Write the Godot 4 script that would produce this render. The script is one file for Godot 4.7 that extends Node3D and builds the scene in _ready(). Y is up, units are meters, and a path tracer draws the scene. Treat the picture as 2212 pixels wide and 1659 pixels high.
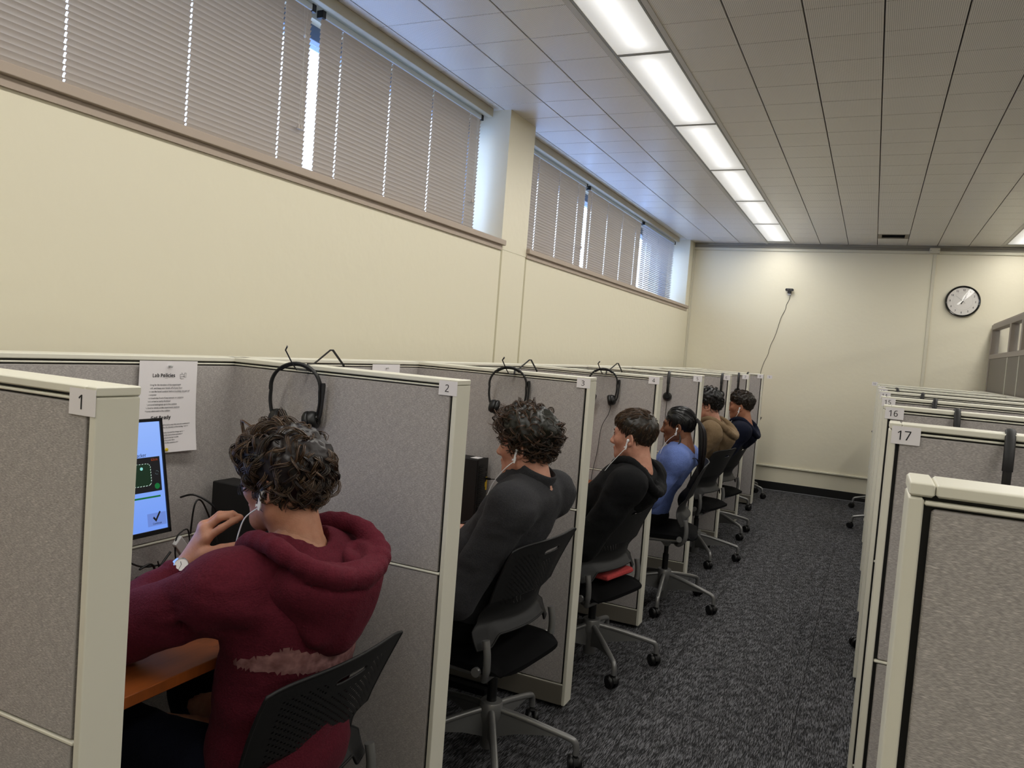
extends Node3D
# Computer lab with two rows of numbered cubicles, clerestory windows and six seated people.
const XL := -1.060      # aisle ends of the left-hand partitions
const XR := 0.0458      # aisle ends of the right-hand partitions
const H := 1.425        # partition height
const T := 0.0796       # partition thickness
const ZF := -9.983      # far wall
const YC := 3.006       # ceiling
const XW := -2.205      # inner face of the window wall
const XS := -1.90       # room-side face of the left spine panels
const DESK := 0.745
const ZL := [-0.800, -1.928, -3.069, -4.220, -5.400, -6.563, -7.617, -8.679]
const ZR := [-0.932, -2.003, -3.064, -4.193, -5.364, -6.480, -7.580, -8.680]
var M := {}
var used := {}
var tex := {}
var seedn := 1

class MB:
	var v := PackedVector3Array()
	var n := PackedVector3Array()
	var uv := PackedVector2Array()
	var c := PackedColorArray()
	var ix := PackedInt32Array()
	var xf := Transform3D.IDENTITY
	var col := Color.WHITE
	var tinted := false
	func vert(p: Vector3, nn: Vector3, u := Vector2.ZERO) -> int:
		v.append(xf * p)
		n.append((xf.basis * nn).normalized())
		uv.append(u)
		if tinted: c.append(col)
		return v.size() - 1
	func tri(a: int, b: int, d: int):
		if (v[b] - v[a]).cross(v[d] - v[a]).dot(n[a] + n[b] + n[d]) > 0.0:
			ix.append(a); ix.append(d); ix.append(b)
		else:
			ix.append(a); ix.append(b); ix.append(d)
	func quad(a: int, b: int, d: int, e: int):
		tri(a, b, d); tri(a, d, e)
	func box(ce: Vector3, s: Vector3, bv := 0.0):
		var h := s * 0.5
		bv = minf(bv, minf(h.x, minf(h.y, h.z)) * 0.98)
		var o := v.size()
		for ax in 3:
			var u := (ax + 1) % 3
			var w := (ax + 2) % 3
			for sg in [-1, 1]:
				for i in [-1, 1]:
					for j in [-1, 1]:
						var p := Vector3.ZERO
						var nn := Vector3.ZERO
						p[ax] = sg * h[ax]; p[u] = i * (h[u] - bv); p[w] = j * (h[w] - bv)
						nn[ax] = sg
						p += ce
						vert(p, nn, Vector2(p.z, p.y) if ax == 0 else Vector2(p.x, p.z) if ax == 1 else Vector2(p.x, p.y))
		for f in 6:
			var b := o + f * 4
			quad(b, b + 1, b + 3, b + 2)
		if bv > 0.0:
			for ax in 3:
				var bx := (ax + 1) % 3
				var cx := (ax + 2) % 3
				for sa in 2:
					for sb in 2:
						quad(o + bi(ax, sa, bx, sb, 0), o + bi(ax, sa, bx, sb, 1), o + bi(bx, sb, ax, sa, 1), o + bi(bx, sb, ax, sa, 0))
			for sx in 2:
				for sy in 2:
					for sz in 2:
						tri(o + bi(0, sx, 1, sy, sz), o + bi(1, sy, 2, sz, sx), o + bi(2, sz, 0, sx, sy))
	func bi(ax: int, sa: int, bx: int, sb: int, sc: int) -> int:
		var i := sb if bx == (ax + 1) % 3 else sc
		var j := sc if bx == (ax + 1) % 3 else sb
		return ((ax * 2 + sa) * 2 + i) * 2 + j
	func bx2(x0: float, x1: float, y0: float, y1: float, z0: float, z1: float, bv := 0.0):
		box(Vector3(x0 + x1, y0 + y1, z0 + z1) * 0.5, Vector3(absf(x1 - x0), absf(y1 - y0), absf(z1 - z0)), bv)
	# tube along a path; r is one radius or one per point
	func tube(pts: Array, r, sides := 8, caps := true, flat := 1.0, up := Vector3.ZERO):
		var m := pts.size()
		var t0: Vector3 = (pts[1] - pts[0]).normalized()
		var side := t0.cross(up if up != Vector3.ZERO else (Vector3.UP if absf(t0.y) < 0.9 else Vector3.RIGHT)).normalized()
		var o := v.size()
		var rn: Vector3
		for i in m:
			var t: Vector3 = (pts[mini(i + 1, m - 1)] - pts[maxi(i - 1, 0)]).normalized()
			if up != Vector3.ZERO: side = t.cross(up).normalized()
			else: side = (side - t * side.dot(t)).normalized()
			rn = side.cross(t)
			var rr: float = r[i] if r is Array or r is PackedFloat32Array else r
			for k in sides:
				var a := TAU * k / sides
				var d := side * cos(a) + rn * sin(a) * flat
				var nn := side * cos(a) * flat + rn * sin(a)
				vert(pts[i] + d * rr, nn, Vector2(float(k) / sides, float(i) / m))
		for i in m - 1:
			for k in sides:
				var a := o + i * sides + k
				var b := o + i * sides + (k + 1) % sides
				quad(a, b, b + sides, a + sides)
		if caps:
			for e in [0, m - 1]:
				var t: Vector3 = (pts[1] - pts[0]) if e == 0 else (pts[m - 1] - pts[m - 2])
				t = t.normalized() * (-1.0 if e == 0 else 1.0)
				var cc := vert(pts[e], t)
				var ring := []
				for k in sides:
					var q := v.size()
					v.append(v[o + e * sides + k]); n.append(n[cc]); uv.append(Vector2.ZERO)
					if tinted: c.append(col)
					ring.append(q)
				for k in sides: tri(cc, ring[k], ring[(k + 1) % sides])
	# profile of (radius, height) turned about the local y axis
	func lathe(pr: Array, segs := 16, sharp := 0.75):
		var m := pr.size()
		var sn := []
		for i in m - 1:
			var d: Vector2 = pr[i + 1] - pr[i]
			sn.append(Vector2(d.y, -d.x).normalized())
		for i in m - 1:
			var o := v.size()
			for e in 2:
				var nn: Vector2 = sn[i]
				var nb := i - 1 if e == 0 else i + 1
				if nb >= 0 and nb < m - 1 and nn.dot(sn[nb]) > sharp: nn = (nn + sn[nb]).normalized()
				var p: Vector2 = pr[i + e]
				for k in segs:
					var a := TAU * k / segs
					vert(Vector3(cos(a) * p.x, p.y, sin(a) * p.x), Vector3(cos(a) * nn.x, nn.y, sin(a) * nn.x), Vector2(cos(a) * p.x, sin(a) * p.x))
			for k in segs:
				var k2 := (k + 1) % segs
				if pr[i].x < 1e-6: tri(o + k, o + segs + k, o + segs + k2)
				elif pr[i + 1].x < 1e-6: tri(o + k, o + k2, o + segs + k)
				else: quad(o + k, o + k2, o + segs + k2, o + segs + k)
	# flat outline in x,y pushed along z from z0 to z1
	func extrude(poly: PackedVector2Array, z0: float, z1: float, sharp := 0.75):
		if Geometry2D.is_polygon_clockwise(poly): poly.reverse()
		var t := Geometry2D.triangulate_polygon(poly)
		for e in 2:
			var o := v.size()
			for p in poly: vert(Vector3(p.x, p.y, z1 if e else z0), Vector3(0, 0, 1 if e else -1), p)
			for i in range(0, t.size(), 3): tri(o + t[i], o + t[i + 1], o + t[i + 2])
		var m := poly.size()
		var en := []
		for i in m:
			var d: Vector2 = (poly[(i + 1) % m] - poly[i]).normalized()
			en.append(Vector2(d.y, -d.x))
		for i in m:
			var na: Vector2 = en[i]
			var nb: Vector2 = en[i]
			if en[i].dot(en[(i + m - 1) % m]) > sharp: na = (en[i] + en[(i + m - 1) % m]).normalized()
			if en[i].dot(en[(i + 1) % m]) > sharp: nb = (en[i] + en[(i + 1) % m]).normalized()
			var p := poly[i]
			var q := poly[(i + 1) % m]
			var a := vert(Vector3(p.x, p.y, z0), Vector3(na.x, na.y, 0), p)
			var b := vert(Vector3(q.x, q.y, z0), Vector3(nb.x, nb.y, 0), q)
			var d2 := vert(Vector3(q.x, q.y, z1), Vector3(nb.x, nb.y, 0), q)
			var f := vert(Vector3(p.x, p.y, z1), Vector3(na.x, na.y, 0), p)
			quad(a, b, d2, f)
	# smooth sheet through nu x nv points; side = which way the front faces
	func sheet(p: Array, nu: int, nv: int, out: Vector3, wrap := false, us := 1.0, vs := 1.0, skip := {}):
		var o := v.size()
		for j in nv:
			for i in nu:
				var i0 := i - 1 if i > 0 else (nu - 1 if wrap else 0)
				var i1 := i + 1 if i < nu - 1 else (0 if wrap else nu - 1)
				var du: Vector3 = p[j * nu + i1] - p[j * nu + i0]
				var dv: Vector3 = p[mini(j + 1, nv - 1) * nu + i] - p[maxi(j - 1, 0) * nu + i]
				var nn := du.cross(dv).normalized()
				if out != Vector3.ZERO:
					if not wrap and nn.dot(out) < 0.0: nn = -nn
				vert(p[j * nu + i], nn, Vector2(us * i / (nu - 1), vs * j / (nv - 1)))
		for j in nv - 1:
			for i in (nu if wrap else nu - 1):
				if skip.has(j * nu + i): continue
				var i2 := (i + 1) % nu
				quad(o + j * nu + i, o + j * nu + i2, o + (j + 1) * nu + i2, o + (j + 1) * nu + i)
	func ball(ce: Vector3, r: Vector3, a := 12, b := 8):
		var o := v.size()
		for j in b + 1:
			for i in a:
				var th := PI * j / b
				var d := Vector3(sin(th) * cos(TAU * i / a), cos(th), sin(th) * sin(TAU * i / a))
				vert(ce + d * r, d / r, Vector2(float(i) / a, float(j) / b))
		for j in b:
			for i in a:
				var q := o + j * a + i
				var w := o + j * a + (i + 1) % a
				quad(q, w, w + a, q + a)
	func add(m: Mesh, t: Transform3D):
		var s := m.surface_get_arrays(0)
		var o := v.size()
		var sv: PackedVector3Array = s[Mesh.ARRAY_VERTEX]
		var sn: PackedVector3Array = s[Mesh.ARRAY_NORMAL]
		var old := xf
		xf = xf * t
		for i in sv.size(): vert(sv[i], sn[i])
		xf = old
		var si = s[Mesh.ARRAY_INDEX]
		if si == null or si.size() == 0:
			for i in sv.size(): ix.append(o + i)
		else:
			for i in si: ix.append(o + i)
	func take(b: MB, t := Transform3D.IDENTITY):
		var o := v.size()
		for i in b.v.size():
			v.append(t * b.v[i]); n.append((t.basis * b.n[i]).normalized()); uv.append(b.uv[i])
			if tinted: c.append(b.c[i] if b.tinted else col)
		for i in b.ix: ix.append(o + i)
	func mesh() -> ArrayMesh:
		var a := []
		a.resize(Mesh.ARRAY_MAX)
		a[Mesh.ARRAY_VERTEX] = v; a[Mesh.ARRAY_NORMAL] = n; a[Mesh.ARRAY_TEX_UV] = uv; a[Mesh.ARRAY_INDEX] = ix
		if tinted: a[Mesh.ARRAY_COLOR] = c
		var m := ArrayMesh.new()
		m.add_surface_from_arrays(Mesh.PRIMITIVE_TRIANGLES, a)
		return m

func numbered(called: String) -> String:
	var k: int = used.get(called, 0)
	used[called] = k + 1
	return called if k == 0 else "%s_%03d" % [called, k]

func tag(o: Node, label := "", category := "", group := "", kind := ""):
	if label: o.set_meta("label", label)
	if category: o.set_meta("category", category)
	if group: o.set_meta("group", group)
	if kind: o.set_meta("kind", kind)
	return o

func thing(called: String, label: String, category: String, at := Vector3.ZERO, turn := 0.0, group := "") -> Node3D:
	var o := Node3D.new()
	o.name = numbered(called)
	add_child(o)
	o.position = at; o.rotation.y = turn
	return tag(o, label, category, group)

func put(called: String, m, mt: Material, parent: Node = self, at := Transform3D.IDENTITY) -> MeshInstance3D:
	var o := MeshInstance3D.new()
	o.name = numbered(called) if parent == self else called
	o.mesh = m.mesh() if m is MB else m
	o.material_override = mt
	o.transform = at
	parent.add_child(o, true)
	return o

func struct(called: String, m, mt: Material, parent: Node = self) -> MeshInstance3D:
	var o := put(called, m, mt, parent)
	if parent == self: o.set_meta("kind", "structure")
	return o

func bez(a: Vector3, b: Vector3, c: Vector3, d: Vector3, m := 12) -> Array:
	var r := []
	for i in m + 1: r.append(a.bezier_interpolate(b, c, d, float(i) / m))
	return r

# smooth path through points (Catmull-Rom)
func spline(p: Array, per := 6) -> Array:
	var r := []
	for i in p.size() - 1:
		for k in per:
			r.append(p[i].cubic_interpolate(p[i + 1], p[maxi(i - 1, 0)], p[mini(i + 2, p.size() - 1)], float(k) / per))
	r.append(p[-1])
	return r

func rrect(w: float, h: float, r: float, seg := 5) -> PackedVector2Array:
	var p := PackedVector2Array()
	for q in 4:
		var c := Vector2((w * 0.5 - r) * (1 if q in [0, 3] else -1), (h * 0.5 - r) * (1 if q < 2 else -1))
		for i in seg + 1:
			var a := PI * 0.5 * (q + float(i) / seg)
			p.append(c + Vector2(cos(a), sin(a)) * r)
	return p

var fonts := {}
func text(s: String, size: float, bold := false, serif := false, depth := 0.0006) -> TextMesh:
	var t := TextMesh.new()
	var key := [bold, serif]
	if not fonts.has(key):
		var f := SystemFont.new()
		f.font_names = PackedStringArray(["Droid Serif" if serif else "Droid Sans"])
		if bold: f.font_weight = 700
		fonts[key] = f
	t.font = fonts[key]
	t.font_size = 32
	t.pixel_size = size / 32.0
	t.depth = depth
	t.curve_step = 2.0
	t.text = s
	return t

func S(r: float, g: float, b: float) -> Color: return Color(r, g, b)

func mat(key: String, col: Color, rough := 0.6, metal := 0.0, spec := 0.5) -> StandardMaterial3D:
	if M.has(key): return M[key]
	var m := StandardMaterial3D.new()
	m.resource_name = key
	m.albedo_color = col
	m.roughness = rough
	m.metallic = metal
	m.metallic_specular = spec
	M[key] = m
	return m

func img(w: int, h: int, f: Callable) -> ImageTexture:
	var b := PackedByteArray()
	b.resize(w * h * 3)
	var k := 0
	for y in h:
		for x in w:
			var c: Color = f.call(x, y)
			b[k] = int(clampf(c.r, 0, 1) * 255.0); b[k + 1] = int(clampf(c.g, 0, 1) * 255.0); b[k + 2] = int(clampf(c.b, 0, 1) * 255.0)
			k += 3
	return ImageTexture.create_from_image(Image.create_from_data(w, h, false, Image.FORMAT_RGB8, b))

func noise_tex(freq: float, lo: Color, hi: Color, size := 256, oct := 3, normal := false, bump := 4.0) -> NoiseTexture2D:
	var t := NoiseTexture2D.new()
	var f := FastNoiseLite.new()
	f.seed = seedn; seedn += 1
	f.frequency = freq
	f.fractal_octaves = oct
	t.noise = f
	t.width = size; t.height = size
	t.seamless = true
	if normal:
		t.as_normal_map = true; t.bump_strength = bump
	else:
		var g := Gradient.new()
		g.set_color(0, lo); g.set_color(1, hi)
		t.color_ramp = g
	return t

func tri_map(m: StandardMaterial3D, scale: float, world := false):
	m.uv1_triplanar = true
	m.uv1_world_triplanar = world
	m.uv1_scale = Vector3.ONE * scale
func setup_view():
	var cam := Camera3D.new()
	cam.name = "camera"
	cam.fov = 52.67
	cam.near = 0.02
	cam.far = 200.0
	cam.position = Vector3(0, 1.5382, 0)
	cam.basis = Basis.from_euler(Vector3(deg_to_rad(-2.9212), deg_to_rad(24.818), deg_to_rad(4.4069)))
	add_child(cam)
	cam.current = true
	var sky := Sky.new()
	var sm := ProceduralSkyMaterial.new()
	sm.sky_top_color = S(0.62, 0.76, 1.0)
	sm.sky_horizon_color = S(0.90, 0.95, 1.0)
	sm.ground_bottom_color = S(0.52, 0.64, 0.86)
	sm.ground_horizon_color = S(0.66, 0.76, 0.94)
	sm.energy_multiplier = 1.0
	sky.sky_material = sm
	var e := Environment.new()
	e.background_mode = Environment.BG_SKY
	e.sky = sky
	e.background_energy_multiplier = SKY_E
	e.tonemap_mode = Environment.TONE_MAPPER_LINEAR
	e.tonemap_exposure = EXPO
	e.sdfgi_enabled = true
	e.ssao_enabled = true
	e.ssil_enabled = true
	var w := WorldEnvironment.new()
	w.name = "surroundings"
	w.environment = e
	add_child(w)

func make_materials():
	# painted walls: faint roller texture
	var m := mat("cream wall paint", S(0.885, 0.86, 0.77), 0.5)
	m.normal_enabled = true
	m.normal_texture = noise_tex(0.03, Color.BLACK, Color.WHITE, 256, 3, true, 1.2)
	m.normal_scale = 0.25
	tri_map(m, 1.4)
	mat("sill paint", S(0.66, 0.60, 0.545), 0.45)
	mat("trim paint", S(0.82, 0.80, 0.72), 0.5)
	mat("valance paint", S(0.73, 0.70, 0.61), 0.55)
	mat("black vinyl", S(0.045, 0.045, 0.05), 0.45)
	mat("edge metal", S(0.55, 0.55, 0.56), 0.45, 0.4)
	# perforated metal-pan ceiling tile, one picture per foot
	var hole := img(256, 256, func(x, y):
		var u := fmod(x / 256.0 * 40.0, 1.0) - 0.5
		var w := fmod(y / 256.0 * 40.0 + (0.5 if int(x / 256.0 * 40.0) % 2 else 0.0), 1.0) - 0.5
		var d := sqrt(u * u + w * w)
		var s := smoothstep(0.18, 0.34, d)
		return Color(1, 1, 1) * lerpf(0.62, 1.0, s))
	m = mat("perforated ceiling metal", S(0.92, 0.905, 0.885), 0.30)
	m.albedo_texture = hole
	m.uv1_scale = Vector3(1.0 / 0.305, 1.0 / 0.305, 1)
	m.uv1_offset = Vector3(0.5, 0.5, 0)
	mat("ceiling rail", S(0.78, 0.77, 0.745), 0.42)
	mat("ceiling void", S(0.05, 0.05, 0.05), 0.9)
	# carpet: charcoal with short light flecks running down the aisle
	var fa := FastNoiseLite.new(); fa.seed = 11; fa.frequency = 1.0; fa.fractal_octaves = 1; fa.noise_type = FastNoiseLite.TYPE_SIMPLEX
	var fb := FastNoiseLite.new(); fb.seed = 12; fb.frequency = 0.012; fb.fractal_octaves = 2
	var fc := FastNoiseLite.new(); fc.seed = 13; fc.frequency = 0.9
	var cw := 768
	var crgh := []
	var carpet := img(cw, cw, func(x, y):
		var a := fa.get_noise_2d(x * 0.36, y * 0.02 + sin(x * 1.7) * 3.0)
		var b := fb.get_noise_2d(x * 1.5, y)
		var d := fc.get_noise_2d(x, y)
		var row := 0.5 + 0.5 * sin(y * TAU / 4.0)
		var t := clampf((a + b * 0.55 - 0.02) * 3.2, 0.0, 1.0) * (0.75 + 0.25 * row)
		var g := 0.15 + t * (0.31 + d * 0.08) + d * 0.018
		return Color(g * 0.985, g * 0.985, g * 1.015))
	m = mat("charcoal carpet", S(1, 1, 1), 0.95, 0.0, 0.25)
	m.albedo_texture = carpet
	m.heightmap_enabled = true
	m.heightmap_texture = carpet
	m.heightmap_scale = 0.35
	m.uv1_scale = Vector3(1.0 / 0.914, 1.0 / 0.914, 1)
	# cubicle fabric: heathered warm grey with fine level slubs
	var ga := FastNoiseLite.new(); ga.seed = 21; ga.frequency = 1.0; ga.fractal_octaves = 1
	var gb := FastNoiseLite.new(); gb.seed = 22; gb.frequency = 0.03; gb.fractal_octaves = 2
	var rg := RandomNumberGenerator.new(); rg.seed = 5
	var fabric := img(512, 512, func(x, y):
		var a := ga.get_noise_2d(x * 0.10, y * 0.55)
		var a2 := ga.get_noise_2d(x * 0.055 + 300.0, y * 0.75 + 90.0)
		var b := gb.get_noise_2d(x, y)
		var wv := 0.5 + 0.5 * sin(x * TAU / 4.0 + (PI if (y / 2) % 2 else 0.0))
		var g := 0.635 + a * 0.075 + maxf(a2 - 0.25, 0.0) * 0.22 + b * 0.02 + (wv - 0.5) * 0.03 + rg.randf_range(-0.012, 0.012)
		return Color(g * 1.015, g * 0.985, g * 0.965))
	m = mat("grey panel fabric", S(1, 1, 1), 0.92, 0.0, 0.2)
	m.albedo_texture = fabric
	m.heightmap_enabled = true
	m.heightmap_texture = fabric
	m.heightmap_scale = 0.05
	m.uv1_scale = Vector3(2.6, 2.6, 1)
	mat("cream panel trim", S(0.87, 0.86, 0.80), 0.42)
	mat("panel gap black", S(0.02, 0.02, 0.022), 0.6)
	mat("taupe kick plate", S(0.455, 0.435, 0.395), 0.45)
	m = mat("card paper", S(0.90, 0.885, 0.89), 0.8)
	mat("print ink", S(0.06, 0.06, 0.075), 0.7)
	mat("window frame metal", S(0.38, 0.43, 0.50), 0.4, 0.3)
	m = mat("window glass", Color(0.9, 0.95, 1.0, 0.08), 0.02)
	m.transparency = BaseMaterial3D.TRANSPARENCY_ALPHA
	m = mat("blind slat enamel", S(0.74, 0.70, 0.655), 0.4)
	mat("blind rail", S(0.80, 0.84, 0.87), 0.35)
	mat("blind cord", S(0.86, 0.84, 0.80), 0.7)
	mat("black plastic", S(0.035, 0.036, 0.038), 0.42)
	mat("matte black plastic", S(0.04, 0.04, 0.042), 0.62)
	mat("gloss black plastic", S(0.02, 0.02, 0.022), 0.12)
	mat("silver painted metal", S(0.52, 0.52, 0.515), 0.36, 0.55)
	mat("chrome", S(0.75, 0.75, 0.76), 0.14, 1.0)
	mat("white plastic", S(0.88, 0.88, 0.88), 0.35)

func build_room():
	var wallm: Material = M["cream wall paint"]
	# floor slab with carpet tiles laid on it
	var b := MB.new()
	b.bx2(-2.7, 5.3, -0.2, -0.012, ZF - 0.2, 3.3)
	var fl := struct("floor", b, M["panel gap black"])
	var rg := RandomNumberGenerator.new(); rg.seed = 3
	var tm := []
	for k in 6:
		var q := MB.new()
		q.box(Vector3.ZERO, Vector3(0.608, 0.012, 0.608), 0.0015)
		var off := Vector2(rg.randf(), rg.randf())
		for i in q.uv.size(): q.uv[i] = q.uv[i] + off
		tm.append(q.mesh())
	for i in 13:
		for j in 22:
			put("carpet_tile", tm[rg.randi() % 6], M["charcoal carpet"], fl, Transform3D(Basis(), Vector3(-2.30 + i * 0.6085, -0.006, -9.72 + j * 0.6085)))
	# walls with thickness
	b = MB.new()
	b.bx2(-2.7, XW, 0, 2.135, ZF, 3.2)                       # below the windows
	b.bx2(-2.7, XW, 2.135, YC + 0.2, -0.80, 3.2)
	b.bx2(-2.7, XW + 0.002, 2.135, YC + 0.2, -4.83, -4.44)   # pier
	b.bx2(-2.7, XW, 2.135, YC + 0.2, ZF, -9.73)
	b.bx2(-2.7, -2.42, 2.93, YC + 0.2, ZF, -0.8)             # lintels behind the valances
	struct("wall_left", b, wallm)
	# upright joints beside the pier and at the far corner
	b = MB.new()
	for z in [-4.455, -4.835]: b.bx2(XW - 0.001, XW + 0.0012, 0, 2.15, z - 0.011, z + 0.011)
	struct("trim_1", b, mat("joint paint", S(0.72, 0.69, 0.57), 0.6))
	b = MB.new()
	b.bx2(-2.7, 5.3, 0, YC + 0.2, ZF - 0.2, ZF)
	struct("wall_far", b, wallm)
	b = MB.new()
	b.bx2(5.1, 5.3, 0, YC + 0.2, ZF - 0.2, 3.3)
	struct("wall_right", b, wallm)
	b = MB.new()
	b.bx2(-2.7, 5.3, 0, YC + 0.2, 3.1, 3.3)
	struct("wall_back", b, wallm)
	# far wall trims: corner upright, cornice strips, joint strip, chair rail, black base
	b = MB.new()
	b.bx2(-2.222, -2.178, 0, 2.915, ZF, ZF + 0.022, 0.004)
	b.bx2(-2.205, -2.195, 0, YC, ZF + 0.02, ZF + 0.05, 0.003)
	struct("trim_2", b, M["trim paint"])
	b = MB.new()
	b.bx2(-2.20, 5.1, 2.917, 2.950, ZF, ZF + 0.024, 0.003)
	struct("trim_3", b, M["trim paint"])
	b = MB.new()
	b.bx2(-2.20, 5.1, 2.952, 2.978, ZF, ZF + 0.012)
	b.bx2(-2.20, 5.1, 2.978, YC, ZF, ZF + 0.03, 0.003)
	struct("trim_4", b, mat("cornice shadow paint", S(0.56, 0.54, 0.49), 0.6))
	b = MB.new()
	b.bx2(0.497, 0.530, 0.32, 2.93, ZF, ZF + 0.012, 0.003)
	b.bx2(3.1, 3.13, 0.32, 2.93, ZF, ZF + 0.012, 0.003)
	struct("trim_5", b, M["trim paint"])
	b = MB.new()
	b.bx2(-2.20, 5.1, 0.282, 0.304, ZF, ZF + 0.026, 0.006)
	struct("trim_6", b, M["trim paint"])
	b = MB.new()
	b.bx2(-2.20, 5.1, 0.0, 0.102, ZF, ZF + 0.012, 0.002)
	struct("baseboard_far", b, M["black vinyl"])
	b = MB.new()
	b.bx2(-2.20, 5.1, 0.0, 0.007, ZF + 0.012, ZF + 0.024, 0.002)
	struct("trim_7", b, M["edge metal"])
	b = MB.new()
	b.bx2(XW, XW + 0.012, 0.0, 0.102, ZF, 3.1, 0.002)
	struct("baseboard_left", b, M["black vinyl"])
	# junction box at the head of the joint strip
	b = MB.new()
	b.bx2(-0.052, 0.052, -0.03, 0.03, 0, 0.045, 0.006)
	var t := thing("junction_box", "small cream junction box on the far wall above the clock, under the ceiling edge", "electrical box", Vector3(0.502, 2.95, ZF + 0.024))
	put("cover", b, M["trim paint"], t)
	for s in [-1, 1]:
		b = MB.new(); b.xf = Transform3D(Basis(Vector3.RIGHT, PI / 2), Vector3(s * 0.04, 0, 0.044))
		b.lathe([Vector2(0.0045, 0), Vector2(0.0045, 0.002), Vector2(0, 0.0028)], 8)
		put("screw", b, M["edge metal"], t)
	# sills: a nosed board and a setback strip below it
	var k := 0
	for z in [[-0.8, -4.462], [-4.83, -9.83]]:
		k += 1
		b = MB.new()
		b.bx2(-2.60, XW + 0.028, 2.158, 2.192, z[0], z[1], 0.004)
		b.bx2(-2.60, XW + 0.010, 2.128, 2.158, z[0], z[1] + 0.02)
		struct("sill_%d" % k, b, M["sill paint"])
		b = MB.new()
		b.bx2(-2.345, -2.308, 2.953, YC, z[0], z[1] + (0.06 if k == 1 else 0.24), 0.003)
		b.bx2(-2.42, -2.345, 2.985, YC, z[0], z[1] + (0.06 if k == 1 else 0.24))
		struct("valance_trim_%d" % k, b, M["valance paint"])

func build_ceiling():
	var b := MB.new()
	b.bx2(-2.7, 5.3, YC + 0.012, YC + 0.25, ZF - 0.2, 3.3)
	var ce := struct("ceiling", b, M["ceiling void"])
	var tile := MB.new()
	tile.box(Vector3.ZERO, Vector3(0.302, 0.012, 0.2985), 0.003)
	var tmesh := tile.mesh()
	var cols := []
	for i in 4: cols.append([-1.485 - i * 0.3065, 0.302])     # window side
	for i in 7: cols.append([-0.857 + i * 0.3065, 0.302])     # between the light rows
	for i in 7: cols.append([1.645 + i * 0.3065, 0.302])
	for i in 4: cols.append([4.147 + i * 0.3065, 0.302])
	var spots := []
	for c in cols:
		for j in 43:
			var z := -9.9147 + j * 0.3013
			if absf(c[0] - 0.056) < 0.05 and j == 2: continue   # the vent
			spots.append(Vector3(c[0], YC + 0.006, z))
	var eye := Vector3(-1.0, 1.5, -1.5)
	spots.sort_custom(func(p, q): return score(p) > score(q))
	var rest := MB.new()
	for i in spots.size():
		if i < 300: put("ceiling_tile", tmesh, M["perforated ceiling metal"], ce, Transform3D(Basis(), spots[i]))
		else: rest.xf = Transform3D(Basis(), spots[i]); rest.box(Vector3.ZERO, Vector3(0.302, 0.012, 0.2985), 0.003)
	put("far_tiles", rest, M["perforated ceiling metal"], ce).set_meta("kind", "stuff")
	# rails beside each light row
	b = MB.new()
	for x in XLIGHT:
		b.bx2(x - 0.175, x - 0.142, YC - 0.004, YC + 0.012, ZF, 3.1, 0.002)
		b.bx2(x + 0.142, x + 0.170, YC - 0.004, YC + 0.012, ZF, 3.1, 0.002)
		b.bx2(x - 0.15, x + 0.15, YC - 0.001, YC + 0.012, ZF, -9.766)
	put("light_rail", b, M["ceiling rail"], ce)

func score(p: Vector3) -> float:
	# tiles inside the view and near come first
	var q: Vector3 = (p - Vector3(0, 1.538, 0)) * Basis.from_euler(Vector3(deg_to_rad(-2.92), deg_to_rad(24.82), deg_to_rad(4.41)))
	var inview := q.z < -0.3 and absf(q.x / q.z) < 0.71 and absf(q.y / q.z) < 0.54
	return (1000.0 if inview else 0.0) - q.length()

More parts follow.
